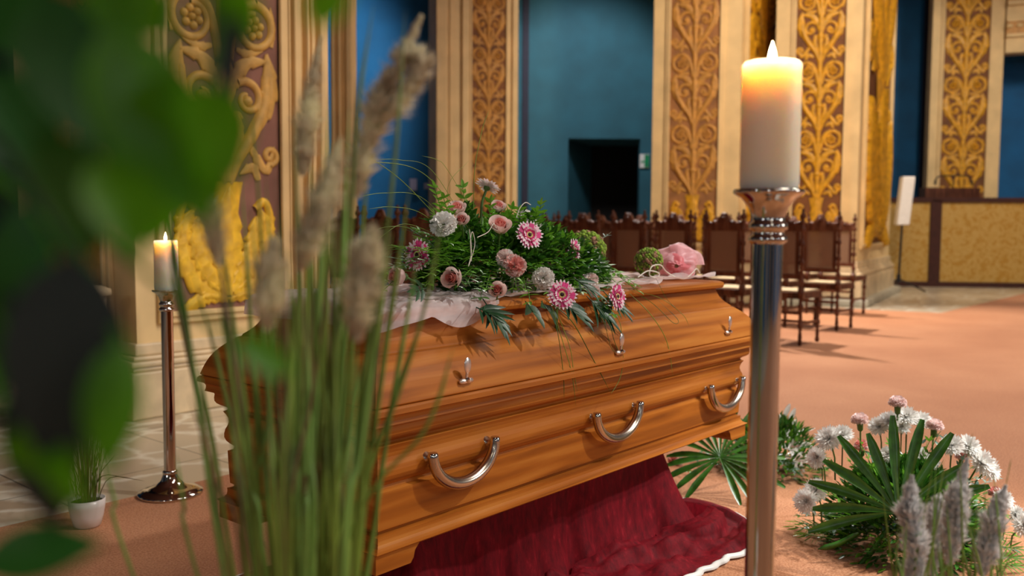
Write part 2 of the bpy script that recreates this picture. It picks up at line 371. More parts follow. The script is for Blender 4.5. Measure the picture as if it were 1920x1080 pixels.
def vase_base(mb, F, W):
    relief_leaf(mb, F, [(-.0, .1*W), (0, .5*W), (0, .98*W)], .13*W, 6, h=.3)
    mb.grid([[F(u*W*(.06+.09*(v**2)), .9*v*W+.12*W, .03*W*(1-abs(u))+.01*W) for u in (-1, -.5, 0, .5, 1)] for v in [k/8 for k in range(9)]])
    for s in (1, -1):
        P = lambda l: [(s*a*W, b*W) for a, b in l]
        relief_leaf(mb, F, P([(.03, .12), (.16, .3), (.25, .5), (.27, .74)]), .1*W, 7)
        relief_leaf(mb, F, P([(.05, .1), (.26, .2), (.37, .42), (.38, .62), (.3, .8)]), .085*W, 8)
        relief_tube(mb, F, P([(.38, .5), (.42, .7), (.36, .86), (.27, .8)]), .025*W)
        relief_leaf(mb, F, P([(0.0, .08), (.18, .12), (.32, .06), (.44, -.02)]), .075*W, 6, side=-s)
        for k in range(5): mb_ball(mb, F, s*.44*W, (.72-k*.09)*W, (.03-.003*k)*W)
def panel(parent, p0, p1, inset0, inset1, z0, z1, ground, relief, base, label=None):
    """recessed ornamental panel on the vertical face p0->p1 (plan points); insets measured along the face"""
    p0 = V((p0[0], p0[1], 0)); p1 = V((p1[0], p1[1], 0)); u = (p1-p0); L = u.length; u.normalize(); n = V((u.y, -u.x, 0))
    if n.dot(CC-(p0+p1)/2) < 0: n = -n
    a, b = inset0, L-inset1; W = b-a; c = (a+b)/2
    g = MB(); g.obox(p0+u*a+V((0, 0, z0))-n*.02, u*W, -n*.0+V((0, 0, z1-z0)), n*.03)
    pn = g.build('panel_ground', ground, parent, smooth=False)
    F = lambda x, y, w: p0+u*(c+x)+V((0, 0, z0+y))+n*(.012+w*.9)
    g = MB(); y = 1.0*W
    while z0+y < z1:
        scroll_unit(g, F, W, y); y += 1.46*W
    g.build('scroll_relief', relief, pn)
    g = MB(); vase_base(g, F, W*.98); g.build('acanthus_relief', base, pn)
    # frame: stepped mouldings each side and below
    g = MB(); t = .035*W**.5
    for (q, wd, hh) in ((a-.07*1, .07, .035), (a-.03, .03, .055), (b, .07, .035), (b, .03, .055)):
        g.obox(p0+u*q+V((0, 0, z0)), u*wd, V((0, 0, z1-z0)), n*hh)
    g.obox(p0+u*(a-.07)+V((0, 0, z0-.07)), u*(W+.14), V((0, 0, .07)), n*.035)
    g.obox(p0+u*(a-.03)+V((0, 0, z0-.03)), u*(W+.06), V((0, 0, .03)), n*.055)
    g.build('panel_frame', M_cream, parent, smooth=False, bev=.006)
def offs(plan, d):
    n = len(plan); c = V((sum(p[0] for p in plan)/n, sum(p[1] for p in plan)/n)); out = []
    ar = sum(plan[i][0]*plan[(i+1) % n][1]-plan[(i+1) % n][0]*plan[i][1] for i in range(n)); sg = 1 if ar > 0 else -1
    for i in range(n):
        a, b, e = V(plan[i-1][:2]), V(plan[i][:2]), V(plan[(i+1) % n][:2])
        d1 = (b-a).normalized(); d2 = (e-b).normalized(); n1 = V((d1.y, -d1.x))*sg; n2 = V((d2.y, -d2.x))*sg
        k = (n1+n2); k = k/max(.25, k.dot(n1)); out.append((b.x+k.x*d, b.y+k.y*d))
    return out
TOP = 7.2
def pier(name, label, plan, base=(.34, .08), top=TOP):
    c = V((sum(p[0] for p in plan)/len(plan), sum(p[1] for p in plan)/len(plan), 0))
    t = thing(name, label, 'pillar', c)
    ar = sum(plan[i][0]*plan[(i+1) % len(plan)][1]-plan[(i+1) % len(plan)][0]*plan[i][1] for i in range(len(plan)))
    if ar < 0: plan = plan[::-1]
    g = MB(); g.prism(plan, 0, top); g.build('shaft', M_cream, t, smooth=False)
    g = MB(); h, o = base
    g.prism(offs(plan, o), 0, h*.82); g.prism(offs(plan, o*.8), h*.82, h*.9); g.prism(offs(plan, o*.95), h*.9, h); g.prism(offs(plan, o*.6), h, h*1.08); g.prism(offs(plan, o*.3), h*1.08, h*1.3)
    g.build('plinth', M_cream2, t, smooth=False, bev=.012)
    return t
# near left pillar: front along Y=5.1, dark flank X=2.6
plA = [(2.62, 5.12), (4.0, 5.12), (4.0, 6.75), (2.62, 6.75)]
tA = pier('ornate_pillar', 'wide cream pillar at left with mauve panel and yellow acanthus relief, behind the small lit candle', plA)
panel(tA, (2.62, 5.12), (4.0, 5.12), .2, .38, .62, TOP, M_mauve, M_ochre, M_goldA)
panel(tA, (2.62, 6.75), (2.62, 5.12), .4, .33, .55, TOP, M_ochground, M_tan, M_tan)
g = MB()
for x, w, h_ in ((3.70, .015, .03), (3.735, .05, .05), (3.83, .02, .06), (3.88, .03, .04), (3.94, .06, .06)): g.box((x, 5.12-h_, .5), (x+w, 5.13, TOP))
g.build('edge_moulding', M_cream, tA, smooth=False, bev=.006)
# slim pilaster between pillar and blue wall
p0, p1 = fl(622, 10.4), fl(662, 10.4); q = V((p1.y-p0.y, -(p1.x-p0.x), 0)).normalized()*-.3
if q.dot(p0) < 0: q = -q
tB = pier('slim_pilaster', 'slim cream pilaster at the left edge of the bright blue wall', [p0[:2], p1[:2], (p1+q)[:2], (p0+q)[:2]], (.4, .05))
g = MB(); dd = (p1-p0)
for a, w in ((.1, .1), (.4, .07), (.78, .2)): g.obox(p0+dd*a-q*.15, dd*w, V((0, 0, TOP)), q*.2)
g.build('edge_moulding', M_cream, tB, smooth=False)
def face_pier(name, label, x0, x1, d0, d1, side=None, thick=1.0, base=(.5, .1)):
    p0, p1 = fl(x0, d0), fl(x1, d1); q = V((p1.y-p0.y, -(p1.x-p0.x), 0)).normalized()
    if q.dot(p0) < 0: q = -q
    if side: p2 = fl(*side); plan = [p0[:2], p1[:2], p2[:2], (p2+q*.6)[:2], (p0+q*(thick+.5))[:2]]
    else: p2 = None; plan = [p0[:2], p1[:2], (p1+q*thick)[:2], (p0+q*thick)[:2]]
    return pier(name, label, plan, base), p0, p1, p2
# pillar right of the bright blue wall
tC, a, b, _ = face_pier('ornate_pillar', 'cream pillar with a tan scroll panel between the bright blue wall and the teal wall', 817, 968, 14.2, 14.6, None, .5)
L = (b-a).length; panel(tC, a, b, L*.43, L*.15, .95, TOP, M_ochground, M_tan, M_tan)
g = MB(); u = (b-a); n = V((u.y, -u.x, 0)).normalized(); n = n if n.dot(a) < 0 else -n
for x, w, h_ in ((.0, .12, .06), (.16, .03, .03), (.31, .08, .07), (.93, .07, .05)): g.obox(a+u*x, u*w, V((0, 0, TOP)), n*h_)
g.build('edge_moulding', M_cream, tC, smooth=False, bev=.008)
# pillar D
tD, a, b, c = face_pier('ornate_pillar', 'cream pillar with tan scroll panel and yellow side panel, right of the teal wall', 1220, 1383, 14.0, 13.6, (1454, 15.6))
L = (b-a).length; panel(tD, a, b, L*.2, L*.24, .9, TOP, M_tanground, M_tan, M_gold)
L = (c-b).length; panel(tD, b, c, L*.1, L*.16, .9, TOP, M_ochground, M_gold, M_gold)
# pillar E
tE, a, b, c = face_pier('ornate_pillar', 'cream pillar with golden scroll panel behind the lit candle and the right-hand chairs', 1446, 1606, 13.7, 13.3, (1668, 16.4))
L = (b-a).length; panel(tE, a, b, L*.24, L*.19, .9, TOP, M_ochground, M_gold, M_gold)
L = (c-b).length; panel(tE, b, c, L*.1, L*.18, .9, TOP, M_ochground, M_gold, M_gold)
g = MB(); g.prism(offs([a[:2], b[:2], c[:2], (c+V((.5, .5, 0)))[:2], (a+V((1, 1, 0)))[:2]], -.22 if False else .22), 0, .1); g.build('stone_step', M_sill, tE, smooth=False, bev=.02)
# far right pillar F
tF, a, b, _ = face_pier('ornate_pillar', 'far cream pillar with brown and yellow scroll panel above the wooden lectern', 1735, 1868, 19.6, 19.3, None, .4)
L = (b-a).length; panel(tF, a, b, L*.17, L*.2, .9, TOP, M_ochground, M_gold, M_gold)

# walls: planes behind
def wall(name, x0, d0, x1, d1, mat, z1=TOP, thick=.2, z0=0):
    a, b = fl(x0, d0), fl(x1, d1); u = b-a; n = V((u.y, -u.x, 0)).normalized()
    if n.dot(a) < 0: n = -n
    g = MB(); g.obox(a+V((0, 0, z0)), u, n*thick, V((0, 0, z1-z0))); o = g.build(name, mat, smooth=False); o['kind'] = 'structure'; return o
wall('wall_left_blue', 560, 16.5, 850, 15.6, M_blue)
# teal wall with doorway opening
a, b = fl(950, 17.5), fl(1240, 17.5); u = (b-a).normalized(); n = V((u.y, -u.x, 0)); n = n if n.dot(a) > 0 else -n
Lx = (b-a).length; k = Lx/290; g = MB(); dz = dep(1130, 261, 17.5).z
d0, d1 = (1064-950)*k, (1198-950)*k
g.obox(a, u*d0, n*.25, V((0, 0, TOP))); g.obox(a+u*d1, u*(Lx-d1), n*.25, V((0, 0, TOP))); g.obox(a+u*d0+V((0, 0, dz)), u*(d1-d0), n*.25, V((0, 0, TOP-dz)))
o = g.build('wall_teal', M_teal, smooth=False); o['kind'] = 'structure'
nD = n+u*.42; g = MB(); g.obox(a+u*d0+n*.25, -u*.05, nD*1.4, V((0, 0, dz))); g.obox(a+u*d0+n*.25+V((0, 0, dz)), u*(d1-d0), nD*1.4, V((0, 0, .1)))
o = g.build('wall_passage', M_teal, smooth=False); o['kind'] = 'structure'
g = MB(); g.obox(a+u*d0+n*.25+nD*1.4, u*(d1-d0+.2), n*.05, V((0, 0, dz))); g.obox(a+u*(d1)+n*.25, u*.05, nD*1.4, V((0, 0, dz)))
tag(g.build('shaded_passage_1', M_dark, smooth=False), kind='structure')  # passage end and right jamb near-black: their shade is put into the colour
g = MB(); g.obox(a+u*.22*1.3-n*.04, u*.12, n*.06, V((0, 0, TOP))); o = g.build('trim_1', M_navy, smooth=False); o['kind'] = 'structure'
# right blue walls
wall('wall_right', 1640, 21.5, 2050, 20.5, M_deep)
a, b = fl(1722, 20.6), fl(1740, 20.4); g = MB(); g.obox(a, (b-a)*.7, V((.05, .05, 0)), V((0, 0, TOP))); tag(g.build('trim_2', M_navy, smooth=False), kind='structure')
# entablature right of pillar F
e0, e1 = fl(1871, 19.2), fl(2040, 18.6); u = e1-e0; n = V((u.y, -u.x, 0)).normalized(); n = n if n.dot(a) < 0 else -n
def zy(y, d): return H+(431-y)*d/FP
en = thing('entablature', 'cream and gold horizontal cornice at the top right corner over the dark blue wall', 'cornice', e0)
g = MB(); g.obox(e0+V((0, 0, zy(107, 19.2))), u, -n*.4, V((0, 0, TOP-.03-zy(107, 19.2)))); g.obox(e0+V((0, 0, zy(76, 19))), u, n*.1, V((0, 0, .06))); g.obox(e0+V((0, 0, zy(48, 19))), u, n*.1, V((0, 0, .05)))
g.obox(e0+V((0, 0, zy(18, 19))), u, n*.12, V((0, 0, .09))); g.build('beam', M_cream, en, smooth=False)
g = MB(); g.obox(e0+V((0, 0, zy(71, 19))), u, n*.06, V((0, 0, .26))); g.obox(e0+V((0, 0, zy(9, 19))), u, n*.05, V((0, 0, .6)))
g.build('gold_frieze', M_tan, en, smooth=False)
g = MB()
for k in range(9): g.ball(e0+u*(k/9+.03)+V((0, 0, zy(56, 19)))+n*.07, .07, 6, (1, 1, .7))
g.build('egg_moulding', M_cream, en)
# small wall items
p = dep(1208, 302, 17.4); s = thing('exit_sign', 'small green and white exit sign beside the dark doorway', 'sign', p)
g = MB(); cu, cz = CR.copy(), V((0, 0, 1)); cu.z = 0; cu.normalize(); nn = V((-cu.y, cu.x, 0)); nn = nn if nn.dot(p) < 0 else -nn
g.obox(p-cu*.09-cz*.13, cu*.18, nn*.03, cz*.26); g.build('sign_plate', M_lampw, s, smooth=False)
g = MB(); g.obox(p-cu*.0-cz*.12+nn*.03, cu*.085, nn*.008, cz*.24); g.obox(p-cu*.07-cz*.03+nn*.03, cu*.07, nn*.008, cz*.03); sp = g.build('sign_symbol', M_green, s, smooth=False)
for (x, y, w, h_, lb) in ((775, 346, .12, .2, 'taller pale paper notice on the bright blue wall, left of the pair'), (805, 349, .18, .1, 'wider pale paper notice on the bright blue wall, next to the pillar')):
    p = dep(x, y, 15.6); g = MB(); g.obox(p-cu*w/2-cz*h_/2, cu*w, nn*.006, cz*h_); o = g.build('paper_notice', M_paper, smooth=False); tag(o, lb, 'notice', 'paper notices on the blue wall')

# ------------------------------------------------------------------ partition, lectern, uplight
pp0, pp1 = V((18.35, 6.05, 0)), V((20.3, 2.9, 0)); u = pp1-pp0; n = V((u.y, -u.x, 0)).normalized(); n = n if n.dot(pp0) < 0 else -n
pt = thing('partition', 'low yellow patterned partition with dark brown frame at the far right', 'partition', pp0)
PZ = 1.70; g = MB(); g.obox(pp0, u, -n*.05, V((0, 0, PZ))); g.build('damask_panel', M_damask, pt, smooth=False)
g = MB(); g.obox(pp0, u, n*.04, V((0, 0, .1))); g.obox(pp0+V((0, 0, PZ-.05)), u, n*.05, V((0, 0, .09)))
fr = (1748-1645)/(1920-1645)*.66
g.obox(pp0+u*fr, u*.055, n*.05, V((0, 0, PZ))); g.obox(pp0+u*.0, u*.02, n*.05, V((0, 0, PZ)))
g.build('frame', M_pipe, pt, smooth=False)
le = dep(1787, 360, 18.2); lt = thing('lectern', 'brown wooden lectern standing behind the yellow partition', 'lectern', (le.x, le.y, 0))
B = V((le.x, le.y, 0)); g = MB(); g.obox(B-cu*.55+cz*1.68, cu*1.1, -nn*.3, cz*.28); g.build('desk_top', M_dkwood, lt, smooth=False, bev=.01)
g = MB(); g.obox(B-cu*.35-nn*.25, cu*.7, nn*.2, cz*1.7); g.build('stand', M_dkwood, lt, smooth=False)
mc = thing('microphone_stand', 'thin black twin microphone bar above the lectern', 'microphone', (le.x-.0, le.y, 1.96))
Q = V((le.x, le.y, 1.96)); g = MB(); g.tube([Q, Q+cz*.24], .012); g.build('pole', M_black, mc)
g = MB(); g.tube(crom([Q+cz*.12-cu*.36, Q+cz*.22-cu*.3, Q+cz*.24, Q+cz*.22+cu*.3, Q+cz*.12+cu*.36]), .014); g.build('gooseneck', M_black, mc)
for sx in (-1, 1):
    g = MB(); g.tube([Q+cz*.06+cu*.37*sx, Q+cz*.15+cu*.36*sx], .025); g.build('microphone', M_black, mc)
ul = V(tuple(onz(1684, 545))); ul.z = 0
ut = thing('column_speaker', 'white upright column speaker on a thin black tripod in front of the yellow partition', 'speaker', ul)
g = MB(); d_ = 15.5
a0, a1 = V((ul.x, ul.y, 0)), V((ul.x, ul.y, 0)); zt, zb = 2.08, 1.2
g.obox(a0-cu*.115+cz*zb-nn*.1+cu*.03, cu*.23+cz*-.0, nn*.16, cz*(zt-zb)+cu*.08); g.build('speaker_body', M_lampw, ut, smooth=False, bev=.02)
g = MB(); g.tube([a0+cz*.2, a0+cu*.03+cz*(zb+.02)], .022); g.build('pole', M_black, ut)
for k in range(3):
    an = k*2*pi/3+.4; g = MB(); g.tube([a0+cz*.22, a0+V((cos(an)*.5, sin(an)*.5, .015))], .016); g.build('leg', M_black, ut)
g = MB(); g.tube([a0+cz*.15, a0+cz*.3], .04); g.build('hub', M_black, ut)

# left background clutter: balustrade beside the pillar
for i, (x, y, d, h_) in enumerate(((60, 580, 5.3, .78), (150, 578, 5.0, .8))):
    p = fl(x, d); t = thing('stone_post', ('cream stone post at the far left behind the dark leaves', 'cream stone post with rounded cap beside the dark flank of the near pillar')[i], 'post', p)
    g = MB(); g.box((p.x-.09, p.y-.09, 0), (p.x+.09, p.y+.09, h_-.06)); g.build('post_shaft', M_cream2, t, smooth=False)
    g = MB(); g.lathe([(.11, h_-.06), (.15, h_-.05), (.15, h_-.02), (.1, h_)], 20, (p.x, p.y, 0)); g.build('cap', M_cream2, t)
wall('wall_left_far', -260, 9.5, 110, 9.0, M_navy)

# ------------------------------------------------------------------ chairs
def turned(z0, z1, r, beads):
    pr = [(r, z0)]; 
    for zc in beads: pr += [(r*.7, zc-.035), (r*1.35, zc-.012), (r*1.35, zc+.012), (r*.7, zc+.035), (r, zc+.06)]
    pr += [(r, z1)]; return pr
def make_chair():
    t = thing('carved_chair', 'x', 'chair', (0, 0, 0), 'carved chairs in rows')
    w, d = .21, .22
    for s in (-1, 1):
        g = MB(); g.lathe([(.014, 0), (.022, .02), (.018, .06)]+turned(.08, 1.2, .02, (.2, .38, .62, .8, .98, 1.12))+[(.012, 1.215), (.028, 1.235), (.03, 1.25), (.02, 1.27), (.01, 1.285), (.016, 1.3), (.004, 1.32)], 10, (s*w, -d, 0))
        g.box((s*w-.024, -d-.024, .46), (s*w+.024, -d+.024, .56)); g.build('back_post', M_dkwood, t)
        g = MB(); g.lathe([(.014, 0), (.024, .02), (.016, .06)]+turned(.08, .46, .019, (.2, .36)), 10, (s*w, d, 0)); g.build('front_leg', M_dkwood, t)
    g = MB(); g.box((-w-.02, -d, .45), (w+.02, d+.03, .515)); g.build('seat_frame', M_dkwood, t, smooth=False, bev=.006)
    g = MB(); g.box((-w+.015, -d+.03, .515), (w-.015, d+.02, .528)); g.build('cane_seat', M_seatcane, t, smooth=False)
    g = MB()
    for s in (-1, 1): g.box((s*w-.012, -d, .2), (s*w+.012, d, .225))
    g.box((-w, -d-.01, .3), (w, -d+.01, .33)); g.box((-w, -.012, .2), (w, .012, .225)); g.build('stretcher', M_dkwood, t, smooth=False)
    g = MB()
    g.box((-w, -d-.014, .64), (w, -d+.014, .69)); g.box((-w, -d-.014, 1.1), (w, -d+.014, 1.16))
    for s in (-1, 1): g.box((s*.165-.018, -d-.012, .69), (s*.165+.018, -d+.012, 1.1))
    g.build('back_rail', M_dkwood, t, smooth=False, bev=.004)
    g = MB(); g.box((-.15, -d-.003, .69), (.15, -d+.003, 1.1)); g.build('cane_back', M_cane, t, smooth=False)
    # carved crest
    g = MB(); top = []; K = 24
    for i in range(K+1):
        x = -w+.02+(2*w-.04)*i/K; a = abs(x)/w
        top.append((x, 1.19+.09*exp(-(a/.28)**2)+.025*abs(sin(a*9))*(1-a*.5)))
    fr_ = [[V((x, -d-.012, 1.155)), V((x, -d-.016, z-.01)), V((x, -d, z)), V((x, -d+.016, z-.01)), V((x, -d+.012, 1.155))] for x, z in top]
    g.grid(fr_)
    for s in (-1, 1):
        g.ball((s*.09, -d-.014, 1.18), .02, 6); g.ball((s*.14, -d-.014, 1.175), .014, 6)
    g.ball((0, -d-.014, 1.225), .028, 6)
    g.build('crest_rail', M_dkwood, t)
    return t
ch = make_chair(); first = True
place = []
rows = [(8.42, 3.51, 9, .0, 'front'), (9.9, 3.72, 8, 0, 'second'), (11.7, 4.18, 4, 0, 'third')]
ords = ['first', 'second', 'third', 'fourth', 'fifth', 'sixth', 'seventh', 'eighth', 'ninth', 'tenth', 'eleventh', 'twelfth', 'thirteenth']
NEAR = []
for X, Y0, cnt, a, nme in rows:
    for k in range(cnt):
        place.append((X+.22+rr(-.03, .03), Y0+.21+k*.585+rr(-.015, .015), -pi/2+rr(-.04, .04),
            ('carved dark wood chair with pale cane seat, at the aisle end of the %s row' % nme) if k == 0 else
            'carved dark wood chair, %s from the aisle end in the %s row' % (ords[k], nme)))
# a block of chairs further left, seen past the tall grass
q = dep(815, 430, 7.2)
for k in range(5):
    place.append((5.62+.02*k, 5.05+k*.56, -pi/2+.05, 'carved wood chair in the near left row behind the flowers, %s from the right' % ords[k]))
for (x, y, rz, lb) in place:
    if first: ch.location = (x, y, .008); ch.rotation_euler = (0, 0, rz); ch['label'] = lb; first = False
    else: dup(ch, (x, y, .008 if x > 5.3 else 0), rz, lb)

# ------------------------------------------------------------------ coffin
X0, X1, Y0, Y1 = 1.378, 3.43, 1.583, 2.353
cof = thing('coffin', 'honey-coloured oak coffin with steel handles on a red velvet bier', 'coffin', ((X0+X1)/2, (Y0+Y1)/2, .305))
def ring(i, z): return [V((X0+i, Y0+i, z)), V((X1-i, Y0+i, z)), V((X1-i, Y1-i, z)), V((X0+i, Y1-i, z))]
def shell(prof, name, parent, cap=True):
    g = MB(); b0 = 0
    for side in range(4):
        rows_ = [[ring(i, z)[side], ring(i, z)[(side+1) % 4]] for i, z in prof]
        g.grid(rows_, mi=side % 2)
    if cap: g.poly(ring(*prof[-1])[::1], 0); g.poly(ring(*prof[0])[::-1], 0)
    o = g.build(name, [M_oakx, M_oaky], parent, smooth=False); 
    return o
def arc(p, q, bulge, n=5):
    (x0, y0), (x1, y1) = p, q; out = []
    for k in range(n+1):
        t = k/n; nx, ny = (y1-y0), -(x1-x0); s = sin(pi*t)*bulge; out.append((x0+(x1-x0)*t+nx*s, y0+(y1-y0)*t+ny*s))
    return out
body = [(.04, .352)]+arc((.036, .356), (.058, .388), .25)+[(.072, .392), (.072, .397)]+[(.064, .402), (.062, .44), (.060, .497)]+[(.072, .502), (.074, .51)]+arc((.074, .51), (.056, .560), -.2)+arc((.056, .56), (.052, .612), .18)+[(.062, .617), (.062, .622)]+arc((.056, .626), (.036, .662), -.25)+[(.034, .668)]+arc((.016, .672), (.0, .70), .35)+[(.002, .712), (.008, .717)]
shell(body, 'body', cof)
lid = [(.012, .717), (.008, .721)]+arc((.008, .723), (.084, .828), -.10, 8)+[(.092, .831), (.094, .836)]+arc((.094, .836), (.140, .905), .10, 8)
lidob = shell(lid, 'lid', cof)
g = MB(); pl = [(.128, .904), (.118, .908), (.114, .918), (.116, .928), (.124, .933), (.132, .935)]
for side in range(4): g.grid([[ring(i, z)[side], ring(i, z)[(side+1) % 4]] for i, z in pl], mi=0 if side % 2 == 0 else 1)
g.poly(ring(*pl[-1])); g.poly(ring(*pl[0])[::-1]); g.build('top_board', [M_oakx, M_oaky], lidob, smooth=False)
for (xa, xb) in ((X0+.04, X0+.2), (X1-.2, X1-.04)):
    for (ya, s) in ((Y0+.045, 1), (Y1-.045, -1)):
        g = MB(); pr = [(0, 0), (.115, 0), (.125, .012), (.13, .03), (.15, .05), (.16, .052)]
        o_ = xa if xa < 2 else xb; sg = 1 if xa < 2 else -1
        for dy in (0,):
            fr_ = [V((o_+sg*x, ya, .304+z)) for x, z in pr]+[V((o_, ya, .356))]; bk = [V((p.x, ya+s*.14, p.z)) for p in fr_]
            g.poly(fr_ if s*sg < 0 else fr_[::-1]); g.poly(bk[::-1] if s*sg < 0 else bk)
            for k in range(len(fr_)): g.poly([fr_[k], fr_[(k+1) % len(fr_)], bk[(k+1) % len(bk)], bk[k]])
        g.build('foot', M_oakx, cof, smooth=False)
# handles: U-shaped tubes
YB = Y0+.062
for (xa, ya, xb, yb, xm, ym, i) in ((812, 853, 928, 824, 868, 905, 0), (1119, 778, 1200, 756, 1155, 822, 1), (1333, 725, 1392, 708, 1361, 765, 2)):
    YH = YB-.031
    A, Bp, Cm = ony(xa, ya, YH), ony(xb, yb, YH), ony(xm, ym, YH)
    cx = (A.x+Bp.x)/2; hw = (Bp.x-A.x)/2; zt = (A.z+Bp.z)/2; dz_ = zt-Cm.z
    path = [V((cx-hw*cos(a), YH, zt-dz_*sin(a))) for a in [pi*k/24 for k in range(25)]]
    g = MB(); g.tube(path, lambda t: .0138+.003*sin(pi*t), 14); h_ = g.build('handle', M_steel, cof, bev=0)
    for s in (-1, 1):
        g = MB(); px = cx+s*hw*.97; g.lathe([(.017, 0), (.016, .006), (.010, .010), (.009, .03), (.011, .038)], 16, (px, YB+.002, zt-.012), M=Matrix.Rotation(pi/2, 3, 'X')); g.build('handle_mount', M_steel, h_)
        g = MB(); g.lathe([(.0145, -.004), (.0135, .003), (.011, .007)], 14, (cx+s*hw, YH, zt)); g.build('end_cap', M_chrome, h_)
# lid screws (clasps)
for (x, y) in ((873, 722), (1162, 670), (1365, 634)):
    p = ony(x, y, Y0+.012); z0_ = .741; p = V((p.x, Y0+.02, z0_)); nrm = V((0, -.8, .6)).normalized(); upv = V((0, .6, .8))
    g = MB(); rows_ = []
    for k in range(9):
        a = -1+k/4; w_ = sqrt(max(0, 1-abs(a)**3))*.011+.001
        rows_.append([p+V((a*.027, 0, 0))+upv*(w_*cos(th))+nrm*(.009*abs(sin(th))+.0) for th in [pi*j/6 for j in range(7)]])
    g = MB(); g.tube([p+V((q_*.024, 0, 0))+nrm*.012 for q_ in (-1, -.9, -.4, 0, .4, .9, 1)], [.003, .0062, .0075, .0068, .0075, .0062, .003], 12); ck = g.build('lid_clasp', M_clasp, cof)
    g = MB(); g.lathe([(.006, 0), (.0055, .006), (.008, .010), (.006, .013), (.004, .016)], 12, p+nrm*.008, M=nrm.to_track_quat('Z', 'Y').to_matrix()); g.build('screw', M_chrome, ck)
    g = MB(); q = p+nrm*.014+V((0, 0, .008)); g.tube([q, q+V((0, -.002, .012))], .004)
    rows_ = [[q+V((.0135*sin(pi*i/8)*cos(2*pi*k/12), -.004+.004*sin(pi*i/8)*sin(2*pi*k/12), .032-.021*cos(pi*i/8))) for k in range(12)] for i in range(9)]
    g.grid(rows_, cv=True); g.build('thumb_grip', M_clasp, ck)

# ------------------------------------------------------------------ velvet cloth over bier
bx0, bx1, by0, by1 = 1.66, 2.90, 1.76, 2.18
def rrect(u, ex):   # point on the rounded outline grown by ex, u in 0..1
    w, h = (bx1-bx0), (by1-by0); P_ = 2*(w+h); s = u*P_
    if s < w: p = V((bx0+s, by0, 0)); n = V((0, -1, 0)); e = (s/w)
    elif s < w+h: s -= w; p = V((bx1, by0+s, 0)); n = V((1, 0, 0)); e = s/h
    elif s < 2*w+h: s -= w+h; p = V((bx1-s, by1, 0)); n = V((0, 1, 0)); e = s/w
    else: s -= 2*w+h; p = V((bx0, by1-s, 0)); n = V((-1, 0, 0)); e = s/h
    return p, n
NU, NV = 260, 46; rows_ = []
cen = V(((bx0+bx1)/2, (by0+by1)/2, 0))
for j in range(NV+1):
    v = j/NV; row = []
    for i in range(NU):
        u = i/NU; p, n = rrect(u, 0)
        # corner direction blending
        pp, _ = rrect((u+.012) % 1, 0); pm, _ = rrect((u-.012) % 1, 0); tt = (pp-pm).normalized(); nn_ = V((tt.y, -tt.x, 0))
        d2 = (p-cen); cornerness = min(1, (abs(d2.x)/((bx1-bx0)/2))**10*(abs(d2.y)/((by1-by0)/2))**3)
        drop = min(1, v/.62); z = .345*(1-drop)**1.0
        sp = .02+.05*drop**3
        fold = noise.noise(V((u*26, 3.1, 0)))*.06*drop+noise.noise(V((u*60, 7.1, v*2)))*.022*drop
        sp += fold
        out = 0
        if v > .62:
            k = (v-.62)/.38; rgt = max(0, min(1, (p.x-bx1+.25)/.25)); lft = max(0, min(1, (bx0+.3-p.x)/.3)); out = k*(1-.4*cornerness*rgt)*(.25+.08*noise.noise(V((u*9, 1.3, 0)))+.05*rgt-.13*lft)
            wr = noise.noise(V((u*40, v*9, 2.)))*.5+noise.noise(V((u*17+3, v*14, 5.)))
            z = .016+.075*max(0, wr+.2)*(1-k**4)*(1+.5*rgt)+.03*(1-k)**4
        q = p+nn_*(sp+out+cornerness*.12*drop)
        row.append(V((q.x, q.y, max(.012, z))))
    rows_.append(row)
# pull the near right corner out to where the photograph shows the hem
g = MB(); g.grid(rows_, cv=True)
g.poly([p.copy() for p in rows_[0]][::-1])
vt = thing('velvet_drape', 'dark red velvet drape with white trim covering the bier under the coffin', 'cloth', (cen.x, cen.y, 0))
vo_ = g.build('velvet', M_velvet, vt)
g = MB(); R1 = rows_[-1]; R2 = []
for i, p in enumerate(R1):
    t_ = (R1[(i+1) % NU]-R1[i-1]).normalized(); R2.append(p+V((t_.y, -t_.x, 0))*.026)
g.grid([[p+V((0, 0, .004)) for p in R1], [(a_+b_)/2+V((0, 0, .012)) for a_, b_ in zip(R1, R2)], [p+V((0, 0, .0)) for p in R2]], cv=True); g.build('white_trim', M_rim, vt, thick=.003)
# the bier itself: a low trestle carrying the coffin
bt = thing('bier', 'low wooden bier hidden beneath the red velvet', 'bier', (cen.x, cen.y, 0))
g = MB(); g.box((bx0+.02, by0+.02, .29), (bx1-.02, by1-.02, .335)); g.build('platform', M_dkwood, bt, smooth=False)
for x in (bx0+.06, bx1-.1):
    for y in (by0+.05, by1-.09): g = MB(); g.box((x, y, .008), (x+.04, y+.04, .29)); g.build('leg', M_dkwood, bt, smooth=False)

